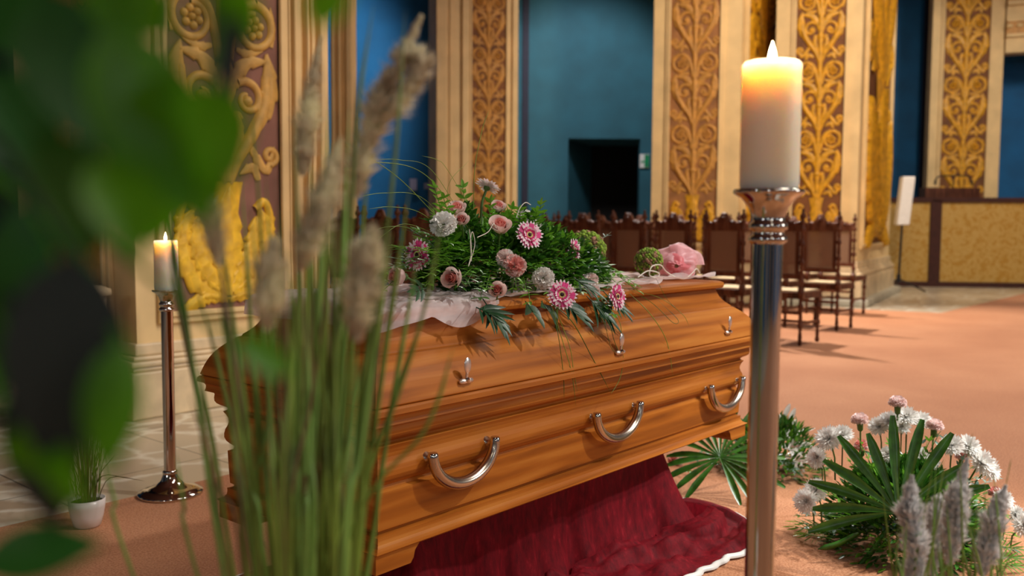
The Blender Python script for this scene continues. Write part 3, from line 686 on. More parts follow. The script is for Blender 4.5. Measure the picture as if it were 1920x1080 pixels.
# ------------------------------------------------------------------ organza on the lid
ZT = .937
def organza_sheet(xa, xb, ya, yb, front, back, left, right, seed, nx=110, ny=60):
    """wrinkled sheet on the top board; margins hang over the edges"""
    px0, px1, py0, py1 = X0+.114, X1-.114, Y0+.114, Y1-.114; rows_ = []
    for j in range(ny+1):
        row = []
        for i in range(nx+1):
            a = i/nx; b_ = j/ny
            s = xa-left+(xb+right-xa+left)*a
            fr_ = front(a) if callable(front) else front
            t = ya-fr_+(yb+back-ya+fr_)*b_
            wx = noise.noise(V((s*5+seed, t*13, 1)))*.5+noise.noise(V((s*12, t*30, seed)))*.4+noise.noise(V((s*28, t*50, seed)))*.15
            z = ZT+.008+.030*max(-.2, wx+.22)
            x_, y_ = s, t
            ov = 0
            if t < py0-.004: o_ = py0-.004-t; y_ = py0-.014-o_*.12+.010*wx; ov = max(ov, o_)
            if t > py1+.004: o_ = t-py1-.004; y_ = py1+.014+o_*.1; ov = max(ov, o_)
            if s < px0-.004: o_ = px0-.004-s; x_ = px0-.014-o_*.15+.012*wx; ov = max(ov, o_)
            if ov: z = ZT+.004-ov*.95+.003*wx
            row.append(V((x_+.004*wx, y_+.004*wx, z)))
        rows_.append(row)
    g = MB(); g.grid(rows_); return g
fl_ = lambda a: .035+.045*abs(sin(a*7.5+.6))*(1 if a < .3 else .5)-.03*max(0, a-.3)
fsheet = lambda a: (.075-.17*a if a < .2 else (.045+.035*sin((a-.2)*18) if a < .42 else .005)) 
g = organza_sheet(X0+.12, 2.6, Y0+.12, Y1-.12, fsheet, .05, .06, 0, 3.1)
tag(g.build('organza_cloth', M_org, sub=0), 'sheer white-pink organza spread under the flowers at the near end of the coffin', 'cloth')
g = organza_sheet(2.72, 3.30, Y0+.16, Y1-.12, lambda a: .0+.04*sin(a*9), .03, 0, 0, 8.4)
tag(g.build('organza_cloth', M_org, sub=0), 'sheer white-pink organza gathered around the small moss ball at the far end of the coffin', 'cloth')

# ------------------------------------------------------------------ flowers
def frame(n):
    n = V(n).normalized(); a = n.orthogonal().normalized(); return a, n.cross(a), n
def rose(p, n, R, parent, open_=.5, inner=M_pinkd, outer=M_pink, stem=True):
    p = V(p); a, b_, n = frame(n); g = MB()
    K = 17
    for k in range(K):
        th = k*2.4; lv = k/(K-1); r = R*(.12+.88*lv**.8); hgt = R*(1.75-.35*lv); half = .95+.35*(1-lv)
        flare = (open_*.5*lv**2.5)
        rows_ = []
        for j in range(7):
            t = j/6; row = []
            rr_ = r*(sin(min(1, t*1.25+.12)*pi/2)*(1-.30*(1-lv)*t) + flare*max(0, t-.6)*2.2)
            for i in range(7):
                s = (i/6-.5)*2; e = half*s*(1-.12*t)
                z = hgt*(t*(1-.10*abs(s)**3)-.05) - (R*.10*lv if t > .95 else 0)
                q = rr_*(1+(.08*lv if t > .8 else 0)*(1-s*s))
                row.append(p+a*(q*cos(th+e))+b_*(q*sin(th+e))+n*(z-R*.8))
            rows_.append(row)
        g.grid(rows_, mi=0 if lv > .5 else 1)
    o = g.build('rose', [outer, inner], parent)
    g = MB()
    for k in range(5):
        th = k*2*pi/5; dd = a*cos(th)+b_*sin(th); g.leaf(p-n*R*.8, dd*1.+n*.6, -dd+n, R*1.2, R*.5, -.3)
    g.ball(p-n*R*.85, R*.4, 6); g.tube([p-n*R*.9, p-n*R*3.2+V((0, 0, -.02))], R*.13, 6); g.build('sepals', M_stem, o)
    return o
def gerbera(p, n, R, parent, cup=.15):
    p = V(p); a, b_, n = frame(n); g = MB()
    for ringk, (rf, cnt, lift) in enumerate(((1., 24, cup), (.82, 20, cup+.12), (.5, 22, cup+.3))):
        for k in range(cnt):
            th = 2*pi*(k+.5*ringk)/cnt+rr(-.04, .04); dd = a*cos(th)+b_*sin(th); sd = -a*sin(th)+b_*cos(th); L = R*rf*rr(.95, 1.04); w = R*.115*(1 if ringk < 2 else .6)
            rows_ = []
            for j in range(6):
                t = j/5; ww = w*(.45+.55*sin(pi*min(1, t*.85+.1)))*(1 if j < 5 else .5)
                c_ = p+dd*(R*.16+(L-R*.16)*t)+n*(R*lift*(t-.35*t*t)+.004*sin(k*5))
                rows_.append([c_-sd*ww, c_+n*ww*.15, c_+sd*ww])
            g.grid(rows_, mi=(lambda i, j, q=ringk: 1 if (i >= (4, 3, 3)[q] or (q == 2 and i < 1)) else 0))
    o = g.build('gerbera', [M_mag, M_magl], parent)
    g = MB(); g.lathe([(R*.001, .0), (R*.24, .0), (R*.26, R*.1), (R*.17, R*.15), (R*.12, R*.12)], 16, p, M=Matrix((a, b_, n)).transposed()); g.build('flower_ring', M_eyey, o)
    g = MB(); g.lathe([(R*.15, R*.1), (R*.12, R*.16), (R*.01, R*.17)], 14, p, M=Matrix((a, b_, n)).transposed()); g.build('flower_eye', M_eye, o)
    g = MB(); g.lathe([(R*.1, -R*.35), (R*.24, -R*.22), (R*.26, -.002), (R*.02, .0)], 14, p, M=Matrix((a, b_, n)).transposed())
    pth = crom([p-n*R*.3, p-n*R*1.2+V((0, 0, -R*.3)), p-n*R*1.4+V((0, 0, -R*2))]); g.tube(pth, R*.1, 8); g.build('stem', M_stem, o)
    return o
def carnation(p, n, R, parent, name='carnation', c1=M_white, c2=M_white, cal=True):
    p = V(p); a, b_, n = frame(n); g = MB()
    K = 34
    for k in range(K):
        z = 1-(k+.5)/K*1.15; th = k*2.4; rx = sqrt(max(0, 1-z*z)); dd = (a*cos(th)+b_*sin(th))*rx+n*max(z, -.1)*.8; dd.normalize()
        sd = dd.cross(n); sd = sd.normalized() if sd.length > .05 else a; up = sd.cross(dd)
        L = R*rr(.85, 1.05); rows_ = []
        for j in range(5):
            t = j/4; row = []
            for i in range(9):
                s = (i/8-.5)*2; rad = L*(.15+.85*t); e = s*(.2+.5*t); rf = R*.10*t*sin(s*9+k)*(1 if j else 0)
                zig = -.09*L*(i % 2) if j == 4 else 0
                row.append(p+(dd*cos(e)+sd*sin(e))*(rad+zig)+up*rf)
            rows_.append(row)
        g.grid(rows_, mi=(lambda i, j, k=k: 1 if (k % 3 == 0 and i > 1) or k < 6 else 0))
    o = g.build(name, [c1, c2], parent)
    g = MB(); g.lathe([(R*.12, -R*1.25), (R*.3, -R*1.05), (R*.34, -R*.4), (R*.42, -R*.02)], 10, p, M=Matrix((a, b_, n)).transposed())
    g.tube([p-n*R*1.2, p-n*R*2.4+V((0, 0, -R*1.2))], R*.1, 6); g.build('calyx', M_stem, o)
    return o
def mum(p, n, R, parent, name='chrysanthemum'):
    p = V(p); a, b_, n = frame(n); g = MB()
    for ringk, (cnt, el, L) in enumerate(((30, .0, 1.), (28, .28, .97), (24, .55, .88), (18, .85, .72), (10, 1.2, .55))):
        for k in range(cnt):
            th = 2*pi*(k+.5*ringk)/cnt+rr(-.08, .08); e = el+rr(-.08, .08); dd = (a*cos(th)+b_*sin(th))*cos(e)+n*sin(e)
            g.leaf(p, dd, n*cos(e)-(a*cos(th)+b_*sin(th))*sin(e), R*L*rr(.9, 1.05), R*.24, rr(-.2, .1), 4, .4)
    o = g.build(name, M_white, parent)
    g = MB(); g.ball(p-n*R*.12, R*.22, 6); g.tube([p-n*R*.2, p-n*R*1.1+V((0, 0, -R*.8)), p-n*R*1.3+V((0, 0, -R*2.2))], R*.06, 6); g.build('stem', M_stem, o)
    return o
def lily(p, n, R, parent):
    p = V(p); a, b_, n = frame(n); g = MB()
    for k in range(6):
        th = k*pi/3; dd = a*cos(th)+b_*sin(th); g.leaf(p, n*1.1+dd*.75, n-dd, R*1.3, R*.5, .55, 6, .3)
    o = g.build('lily', M_white, parent)
    g = MB()
    for k in range(5):
        th = k*1.26; dd = a*cos(th)+b_*sin(th); q = p+n*R*.85+dd*R*.2; g.tube([p, q], R*.015, 5); g.ball(q, R*.06, 5, (1, 1, .5))
    g.build('stamens', M_pinkd, o); return o
def sprig(p, q, parent, mat, L=.045, W=.018, pairs=9, droop=.12, name='leafy_sprig', stemr=.0012, bend=None):
    p, q = V(p), V(q); mid = (p+q)/2+V((rr(-.02, .02), rr(-.02, .02), (q-p).length*droop)) if bend is None else V(bend)
    path = crom([p, mid, q], 8); g = MB(); g.tube(path, stemr, 5, mi=0); n = len(path)
    for k in range(pairs):
        t = .25+.75*(k/(pairs-1)); i = min(n-2, int(t*(n-1))); f_ = t*(n-1)-i; c = path[i].lerp(path[i+1], min(1, f_)); d = (path[min(i+1, n-1)]-path[i]).normalized()
        s0 = d.cross(V((rr(-.4, .4), rr(-.4, .4), 1))).normalized(); up = s0.cross(d)
        sc = 1-.35*t+rr(-.1, .1)
        for s in (-1, 1): g.leaf(c, d*rr(.5, .9)+s0*s+up*rr(-.1, .45), up+V((0, 0, .3)), L*sc, W*sc, rr(-.1, .3), 4, .3, mi=0)
    g.leaf(q, d+V((0, 0, .1)), up, L*.7, W*.7, .1, 4, .3)
    return g.build(name, mat, parent)
def blade(g, path, w, mi=0, n=10):
    pts = crom(path, n); L = len(pts); rows_ = []
    for i, p in enumerate(pts):
        t = (pts[min(i+1, L-1)]-pts[max(i-1, 0)]).normalized(); s = t.cross(V((CF.x, CF.y, 0)).normalized()+V((0, 0, .15)))
        s = s.normalized() if s.length > .01 else V((1, 0, 0)); ww = w*.5*min(1, (1-i/(L-1))*5+.08)*min(1, .5+i/(L-1)*4); nn_ = s.cross(t)
        rows_.append([p-s*ww, p+nn_*ww*.5, p+s*ww, p-nn_*ww*.3])
    g.grid(rows_, cv=True, mi=mi)

# ---- coffin spray
sc_ = V((2.15, 1.96, ZT+.01))
sp = thing('flower_spray', 'casket spray of pink roses, gerberas, white carnations and greenery on the coffin', 'flower arrangement', sc_)
def core_pt(x=None):
    q = ony(rr(840, 1090) if x is None else x, 520, 1.95); q.z = rr(.96, 1.02); return q
# dense dark core of foliage leaves
g = MB()
cl = ony(845, 520, 1.95).x; cr = ony(1085, 520, 1.95).x; cm = (cl+cr)/2
for k in range(4200):
    a = rr(0, 2*pi); z = rr(0, 1); t = rr(-1, 1); 
    hx = t; rad = sqrt(max(0.02, 1-hx*hx)); 
    hgt = .215*rad**.6*(1 if hx < .1 else 1-.45*(hx-.1)); wid = .20*rad
    ph = rr(0, pi); r_ = rr(.55, 1)**.5
    c = V((cm+hx*(cr-cl)*.62, 1.95-cos(ph)*wid*r_, ZT+.012+sin(ph)*hgt*r_))
    d = V((hx*.6+rr(-.7, .7), -cos(ph)+rr(-.6, .6), sin(ph)*.6+rr(-.5, .6))); g.leaf(c, d, V((rr(-.5, .5), rr(-.7, 0), 1)), rr(.028, .05), rr(.012, .02), rr(-.1, .4), 3, .3, mi=random.choice((0, 0, 1)))
tag(g.build('foliage_mass', [M_leafB, M_leafA], sp), kind='stuff')
tips = []
hull = [(735, 470), (775, 425), (800, 400), (835, 385), (870, 375), (905, 390), (950, 385), (990, 390), (1030, 415), (1060, 430), (1095, 445)]
for i in range(84):
    if i < 34:   # crown
        k = rr(0, len(hull)-1.001); a = hull[int(k)]; b2 = hull[int(k)+1]; f_ = k-int(k); x = a[0]+(b2[0]-a[0])*f_; y = a[1]+(b2[1]-a[1])*f_+rr(0, 35); Yp = rr(1.84, 2.08)
    else:
        x = rr(730, 1170); top = 430 if x < 1050 else 490; y = rr(top, 572 if x > 830 else 540); tt = (y-top)/(575-top); Yp = 1.86-.26*tt+rr(-.02, .03)
        if x < 800: y = rr(465, 540)
    tips.append((x, y, Yp))
for (x, y, Yp) in tips:
    q = ony(x, y, Yp); bx = min(max(x*.6+960*.4, 830), 1100); p = core_pt(bx)
    if q.z < ZT+.01 and Yp > Y0+.11: q.z = ZT+.02
    md = (p+q)/2+V((0, 0, .03)); 
    sprig(p, q, sp, M_leafA if random.random() < .55 else M_leafB, rr(.036, .05), rr(.014, .019), random.randint(7, 10), bend=md)
for (x, y, Yp, bx) in ((815, 352, 1.9, 850), (832, 372, 1.86, 860), (1014, 384, 1.9, 1000), (1006, 398, 1.85, 990), (868, 352, 1.95, 880), (742, 462, 1.85, 800), (706, 522, 1.82, 800), (718, 545, 1.78, 800), (1196, 545, 1.68, 1080), (1190, 532, 1.72, 1080), (1150, 590, 1.6, 1090), (920, 380, 1.9, 910), (960, 392, 1.9, 940)):
    q = ony(x, y, Yp); p = core_pt(bx); sprig(p, q, sp, M_leafA, .042, .017, 9, bend=(p+q)/2+V((0, 0, .03)))
# grey glossy leaves catching light
for (x, y, Yp) in ((720, 480, 1.84), (740, 500, 1.8), (1095, 450, 1.85), (1140, 440, 1.95), (770, 430, 1.85), (1120, 500, 1.75)):
    q = ony(x, y, Yp); p = core_pt(min(max(x, 850), 1060)); sprig(p, q, sp, M_leafG, .035, .007, 12, bend=(p+q)/2+V((0, 0, .02)))
# dark palm leaves hanging over the front
def palm(root, tip, cnt, Ll, spread, parent, mat=M_leafC, W=.022, name='palm_leaf'):
    root, tip = V(root), V(tip); ax = (tip-root); g = MB(); g.tube([root, root.lerp(tip, .8)], .0018, 5)
    side = ax.normalized().cross(V((0, -1, .3))).normalized()
    for k in range(cnt):
        f_ = k/(cnt-1)*2-1; c = root.lerp(tip, .25+.55*(1-abs(f_))); d = ax.normalized()*(1-.3*abs(f_))+side*f_*spread
        g.leaf(c, d+V((0, -.15, 0)), V((0, -1, .4)), Ll*(1-.2*abs(f_))*rr(.85, 1.1), W, rr(.05, .3), 6, .25)
    return g.build(name, mat, parent)
for (rx, ry, tx, ty, cnt, L_, spd, W) in ((905, 560, 935, 605, 9, .085, .9, .017), (985, 565, 1003, 590, 3, .085, .45, .03), (1015, 565, 1030, 585, 3, .08, .5, .028), (1050, 560, 1085, 590, 7, .09, .6, .02), (1100, 555, 1135, 590, 9, .11, .5, .017), (1130, 545, 1165, 580, 8, .09, .55, .015), (800, 540, 770, 548, 6, .06, .6, .013), (1075, 520, 1110, 545, 6, .08, .8, .012), (890, 575, 925, 590, 6, .1, .9, .014)):
    a = ony(rx, ry, Y0+.10); b2 = ony(tx, ty, Y0+.045); palm(a, b2, cnt, L_, spd, sp, W=W)
# flowers by place
def fp(x, y, Y): return ony(x, y, Y)
toC = lambda p: (CC-p).normalized()
def facing(p, r=0, u=0, b=1.): return toC(p)*b+CR*r+CU*u
p = fp(914, 350, 1.93); gb = gerbera(p, facing(p, .35, .85, -.35), .042, sp, .1)
for k_ in (0, 1): gb.data.materials[k_] = (M_magl, M_pink)[k_]
for (x, y, Y, r_, u_, R) in ((992, 441, 1.79, .45, .35, .046), (784, 478, 1.80, -.75, .1, .046), (1053, 553, 1.63, .25, .25, .047), (1156, 556, 1.62, 1.3, .15, .045), (1076, 469, 1.80, 1.6, .2, .04)):
    p = fp(x, y, Y); gerbera(p, facing(p, r_, u_), R, sp)
for (x, y, Y, r_, u_, R, op) in ((858, 392, 1.9, -.2, 1.1, .026, .3), (935, 388, 1.93, .2, 1.1, .022, .3), (938, 424, 1.8, .1, .9, .030, .45), (848, 520, 1.68, -.5, .05, .026, .5), (932, 543, 1.655, 0, .3, .021, .5), (745, 518, 1.80, -1.3, .1, .027, .3), (1057, 475, 1.83, -.8, .5, .028, .5), (865, 412, 1.84, -.1, .6, .02, .5)):
    p = fp(x, y, Y); rose(p, facing(p, r_, u_), R, sp, op)
for (x, y, Y, r_, u_, R, c1, c2) in ((832, 422, 1.83, -.2, .7, .042, M_white, M_white), (986, 414, 1.92, .1, .8, .038, M_white, M_white), (965, 500, 1.70, .1, .4, .037, M_pink, M_pinkd), (948, 485, 1.74, -.4, .5, .03, M_white, M_pink), (1019, 522, 1.69, 0, .2, .036, M_white, M_white), (1108, 526, 1.74, .3, .4, .028, M_white, M_pink), (1008, 428, 1.9, .5, .4, .022, M_pink, M_white), (1112, 545, 1.7, .3, 0, .024, M_white, M_pink)):
    p = fp(x, y, Y); carnation(p, facing(p, r_, u_), R, sp, 'carnation', c1, c2)
# long grass blades
for k, (pts, w) in enumerate((
    ([(1035, 575), (1055, 640), (1072, 700), (1080, 762)], .0022), ([(1030, 570), (1045, 620), (1056, 700), (1058, 752)], .002),
    ([(1040, 575), (1068, 650), (1076, 700), (1083, 735)], .002), ([(1020, 560), (1070, 600), (1110, 670), (1146, 738)], .0026), ([(1146, 738), (1160, 715), (1167, 690), (1169, 660)], .0022),
    ([(1110, 560), (1140, 600), (1152, 640), (1164, 668)], .002), ([(1125, 560), (1160, 600), (1166, 640), (1168, 665)], .002), ([(1100, 570), (1130, 600), (1145, 650), (1156, 662)], .0016),
    ([(1180, 550), (1220, 590), (1250, 640), (1262, 706)], .0026), ([(1185, 545), (1225, 570), (1262, 605), (1270, 598), (1230, 560)], .0018), ([(1190, 545), (1240, 560), (1280, 590), (1292, 612)], .0016),
    ([(1060, 525), (1110, 522), (1160, 520), (1230, 522)], .002), ([(1040, 540), (1100, 535), (1150, 530), (1240, 545)], .0018), ([(1230, 522), (1250, 560), (1270, 580)], .0012))):
    g = MB(); blade(g, [ony(x, y, (Y0+.01 if y > 570 else 1.66) if k not in (11, 12) else 1.72) for x, y in pts], w); g.build('grass_blade', M_leafB if k % 2 else M_grass, sp)
for pts, w in (([(880, 430), (800, 330), (720, 305), (640, 318)], .0022), ([(880, 430), (810, 320), (750, 300), (690, 300)], .0015), ([(850, 440), (760, 345), (700, 300), (640, 262)], .0022), ([(860, 440), (790, 370), (720, 362), (660, 372)], .0015),
    ([(850, 450), (790, 400), (735, 388), (690, 392)], .0018), ([(888, 430), (890, 320), (905, 240), (918, 205)], .0022), ([(900, 420), (840, 320), (820, 300), (790, 292)], .0013), ([(820, 470), (770, 430), (730, 425), (700, 432)], .0016), ([(820, 440), (760, 420), (720, 440), (690, 470)], .0018), ([(850, 430), (840, 350), (880, 300)], .0012)):
    g = MB(); blade(g, [ony(x, y, 1.92) for x, y in pts], w); g.build('grass_blade', M_grass, sp)
g = MB(); g.tube(crom([ony(x, y, 1.74) for x, y in ((880, 430), (884, 470), (878, 500), (890, 460), (886, 435), (882, 450), (884, 490))]), .0011, 5)
g.tube(crom([ony(x, y, 1.74) for x, y in ((895, 445), (915, 435), (925, 420), (930, 428))]), .0013, 5)
g.tube(crom([ony(x, y, 1.84) for x, y in ((968, 408), (975, 390), (985, 380), (995, 384))]), .0013, 5); g.build('white_cord', M_cord, sp)
# ---- moss balls
def mossball(c, R, label, squash=1.):
    c = V(c); t = thing('moss_ball', label, 'decoration', c-V((0, 0, R)), 'moss balls on the coffin')
    g = MB(); g.ball(c, R*.93, 14, mi=1)
    K = 330
    for k in range(K):
        z = 1-2*(k+.5)/K; th = k*2.39996; r_ = sqrt(1-z*z); q = c+V((r_*cos(th), r_*sin(th), z))*R*.93+V((rr(-1, 1), rr(-1, 1), rr(-1, 1)))*R*.03
        nz_ = noise.noise((q-c)*(3.2/R)); g.ball(q, R*rr(.085, .135), 5, mi=(0 if nz_ > .0 else (2 if nz_ < -.22 else 1)))
    g.build('moss', [M_mossg, M_mosso, M_mossp], t); return t
c = ony(1098, 470, 2.0); mossball(c, .075, 'larger round moss ball half hidden behind the flower spray')
c = ony(1216, 493, 1.88); mossball((c.x, c.y, ZT+.018+.056), .056, 'small round moss ball beside the pink tulle rosette')
# ---- tulle rosette
c = ony(1268, 502, 1.86); rz_ = thing('tulle_rosette', 'pink tulle rosette at the far end of the coffin lid', 'ribbon', (c.x, c.y, ZT+.01)); c = V((c.x, c.y, ZT+.06))
for k in range(7):
    g = MB(); rows_ = []; r0 = .02+.0105*k; th0 = k*2.1
    for j in range(9):
        t = j/8; row = []
        for i in range(25):
            a = th0+i/24*pi*1.25; w_ = noise.noise(V((a*1.6, t*2, k*3.3)))
            rad = r0*(.35+.9*sin(t*pi/2))*(1+.3*w_); row.append(c+CR*(rad*cos(a))*1.05+V((0, 0, 1))*(rad*sin(a)*.85)+toC(c)*(.05*(1-t)-.012*k+.014*w_)+V((0, 0, -.004)))
        rows_.append(row)
    for r_ in rows_:
        for q in r_: q.z = max(q.z, ZT+.012)
    g.grid(rows_); g.build('tulle_fold', M_tulled if k < 3 else M_tulle, rz_)
g = MB(); g.tube(crom([ony(x, y, 1.79) for x, y in ((1196, 520), (1215, 508), (1235, 512), (1232, 520), (1218, 516), (1222, 500), (1238, 497), (1250, 510), (1268, 520), (1284, 523), (1298, 512), (1306, 504), (1312, 512))]), .0022, 6)
tag(g.build('white_cord', M_cord), 'white cord looping in front of the moss ball and tulle rosette', 'cord')

# ------------------------------------------------------------------ candle stands
def stand(x, y, ht, label):
    t = thing('candle_stand', label, 'candle stand', (x, y, .008), 'chrome candle stands')
    g = MB(); z = .008
    g.lathe([(.128, z), (.132, z+.006), (.130, z+.014), (.118, z+.018), (.112, z+.024), (.095, z+.03), (.06, z+.042), (.038, z+.062), (.03, z+.085), (.028, z+.09)], 56, (x, y, 0)); g.build('base', M_chrome, t)
    g = MB(); g.lathe([(.0245, z+.085), (.0245, ht-.085)], 40, (x, y, 0)); 
    g.build('pole', M_chrome, t)
    g = MB(); g.lathe([(.027, z+.085), (.031, z+.092), (.031, z+.1), (.026, z+.105)], 40, (x, y, 0)); g.build('collar', M_chrome, t); g = MB(); g.lathe([(.0255, ht-.09), (.031, ht-.086), (.031, ht-.078), (.026, ht-.075), (.026, ht-.068), (.031, ht-.066), (.031, ht-.056), (.026, ht-.053), (.027, ht-.045), (.032, ht-.03), (.045, ht-.014), (.056, ht-.008), (.058, ht-.004), (.056, ht), (.045, ht-.001), (.001, ht-.002)], 48, (x, y, 0), cap=False); g.build('cup', M_chrome, t)
    c = thing('candle', 'lit cream pillar candle on the %s' % ('near tall chrome stand' if ht > 1 else 'shorter chrome stand at left'), 'candle', (x, y, ht), 'lit pillar candles')
    R = .0475; top = ht+.205
    g = MB(); g.lathe([(R*.98, ht+.0005), (R, ht+.01), (R, top-.008), (R*.985, top-.002), (R*.93, top+.001), (R*.86, top-.001), (R*.78, top-.007), (R*.4, top-.012), (.0005, top-.013)], 48, (x, y, 0)); g.build('wax', M_wax, c)
    g = MB(); g.tube([V((x, y, top-.014)), V((x+.001, y, top+.004))], .0012, 6); g.build('wick', M_wick, c)
    g = MB(); g.lathe([(.0015, top-.0), (.0058, top+.005), (.0068, top+.011), (.0052, top+.020), (.0025, top+.029), (.0003, top+.036)], 16, (x, y, 0)); g.build('flame', M_flame, c)
    l = bpy.data.lights.new('candle_light', 'POINT'); l.energy = 1.2; l.color = (1, .74, .52); l.shadow_soft_size = .012
    lo = bpy.data.objects.new('candle_light', l); COL.objects.link(lo); lo.location = (x, y, top+.016); lo.parent = None
    return t
f_ = dep(1440, 428, 1.5)
stand(f_.x, f_.y, 1.212, 'tall chrome candle stand in the right foreground in front of the coffin')
stand(1.942, 3.534, .876, 'shorter chrome candle stand at left near the carpet edge')

# ------------------------------------------------------------------ potted grass left
px, py = 1.525, 3.39
t = thing('potted_grass', 'small white ceramic pot of thin grass on the carpet edge at left', 'potted plant', (px, py, .008))
g = MB(); g.lathe([(.040, .008), (.048, .014), (.058, .05), (.064, .085), (.066, .115), (.063, .115), (.060, .1), (.001, .1)], 32, (px, py, 0)); g.build('pot', M_pot, t)
g = MB(); g.lathe([(.059, .095), (.059, .102), (.001, .104)], 20, (px, py, 0)); g.build('soil', M_soil, t)
gm = [MB(), MB()]
for k in range(90):
    a = rr(0, 2*pi); r_ = rr(0, .045); sp_ = rr(.01, .09) if k > 14 else rr(.12, .22); h_ = rr(.2, .42) if k < 70 else rr(.4, .62)
    b0 = V((px+r_*cos(a), py+r_*sin(a), .1)); blade(gm[k % 2], [b0, b0+V((cos(a)*sp_*.3, sin(a)*sp_*.3, h_*.5)), b0+V((cos(a)*sp_, sin(a)*sp_, h_*rr(.8, 1) if sp_ < .1 else h_*.5))], .003, 0, 4)
tag(gm[0].build('grass', M_grass, t), kind='stuff'); tag(gm[1].build('dry_grass', M_grass2, t), kind='stuff')
for (x, y) in ((150, 850), (178, 880)):
    pass

# ------------------------------------------------------------------ tall foreground grass
def plume(path, R, parent, mat, seed=0, n=900, fl=.03):
    pts = crom(path, 12); L = len(pts); g = MB(); g.tube(pts, lambda q: R*.22*(1-.9*q), 6)
    for k in range(n):
        t = rr(0, 1); i = min(L-2, int(t*(L-1))); c = pts[i].lerp(pts[i+1], t*(L-1)-i); d = (pts[i+1]-pts[i]).normalized(); o = V((rr(-1, 1), rr(-1, 1), rr(-1, 1))); o = (o-d*o.dot(d)).normalized()
        env = min(1, t*5+.25)*(1 if t < .55 else max(0, 1-(t-.55)/.45)**.8)*(.92+.1*sin(t*19+seed)+.25*noise.noise(V((t*14, seed, 0)))); env = max(.05, env)
        g.leaf(c+o*R*env*rr(0, .6), d*rr(.5, 1.3)+o*rr(.3, 1), o, fl*rr(.4, .8)*max(.12, env), R*.26, -.2, 2, .3)
    return g.build('plume', mat, parent)
gp = dep(580, 540, 1.0); gp.z = 0
tg = thing('ornamental_grass', 'tall clump of ornamental grass with tan plumes in the left foreground', 'potted plant', gp)
g = MB(); g.lathe([(.09, 0.008), (.1, .02), (.13, .2), (.14, .24), (.133, .24), (.12, .2), (.001, .2)], 32, gp); g.build('pot', M_pot, tg)
g = MB(); g.lathe([(.118, .19), (.118, .2), (.001, .21)], 20, gp); g.build('soil', M_soil, tg)
for k in range(96):
    xb = random.gauss(568, 60); xb = min(max(xb, 405), 700); d = rr(.92, 1.1); off = (xb-575)
    xt = xb+off*rr(.2, 1.2)+rr(-25, 25); yt = rr(120, 620) if random.random() < .55 else rr(400, 760)
    if k % 9 == 0: xt += rr(-110, 110); yt = rr(380, 700)
    bot = gp+V((rr(-.06, .06), rr(-.06, .06), .2)); mid = dep(xb, 1080, d); m2 = dep((xb*.55+xt*.45), (1080+yt)/2, d); tip = dep(xt, yt, d)
    g = MB(); blade(g, [bot, mid, m2, tip], rr(.0035, .0065), 0, 7); g.build('grass_blade', (M_grass, M_grass3, M_grass2, M_grass, M_grass)[k % 5], tg)
for k, (pts) in enumerate((((600, 1080), (655, 700), (700, 420)), ((690, 1080), (730, 640), (640, 330))) ):
    pass
def stalk(pts, d, w, mat, parent=tg): g = MB(); blade(g, [gp+V((rr(-.03, .03), rr(-.03, .03), .2))]+[dep(x, y, d) for x, y in pts], w, 0, 8); g.build('stalk', mat, parent)
for (pts, R, mt_, d) in (
    ([(668, 372), (680, 290), (712, 195), (752, 110), (790, 30)], .0185, M_plume, .98), ([(700, 240), (750, 190), (788, 130), (785, 105), (768, 110)], .011, M_plume, .98),
    ([(567, 330), (572, 260), (585, 170), (602, 70)], .013, M_plume, 1.05), ([(560, 510), (588, 430), (615, 350), (638, 260)], .014, M_plume, .85),
    ([(412, 500), (400, 430), (385, 370), (370, 300)], .010, M_plume, .95), ([(668, 640), (675, 560), (688, 480), (700, 420)], .015, M_plume, .8), ([(500, 620), (503, 560), (508, 500), (516, 440)], .011, M_plume, .8)):
    plume([dep(x, y, d) for x, y in pts], R, tg, mt_, rr(0, 6), 1300)
for pts, d, w, mt_ in (([(610, 1080), (625, 700), (668, 375)], .98, .005, M_grass), ([(560, 1080), (560, 700), (567, 332)], 1.05, .004, M_grass2), ([(530, 1080), (545, 700), (560, 510)], .85, .005, M_grass), ([(470, 1080), (440, 800), (412, 500)], .95, .004, M_grass2), ([(640, 1080), (660, 800), (668, 640)], .8, .005, M_grass3), ([(520, 1080), (505, 800), (500, 620)], .8, .005, M_grass)): stalk(pts, d, w, mt_)
for pts in ([(610, 1080), (700, 600), (740, 300), (760, 20)], [(600, 1080), (650, 500), (672, 200), (700, 10)], [(620, 1080), (740, 760), (800, 560), (830, 400)], [(640, 1080), (800, 800), (850, 650)], [(430, 1080), (400, 850), (330, 540), (318, 420)], [(470, 1080), (430, 780), (360, 500)], [(250, 1080), (215, 940), (190, 850)], [(370, 1080), (345, 950), (330, 850)]):
    stalk(pts, .95, .004, M_grass3 if pts[0][0] < 400 else M_grass)

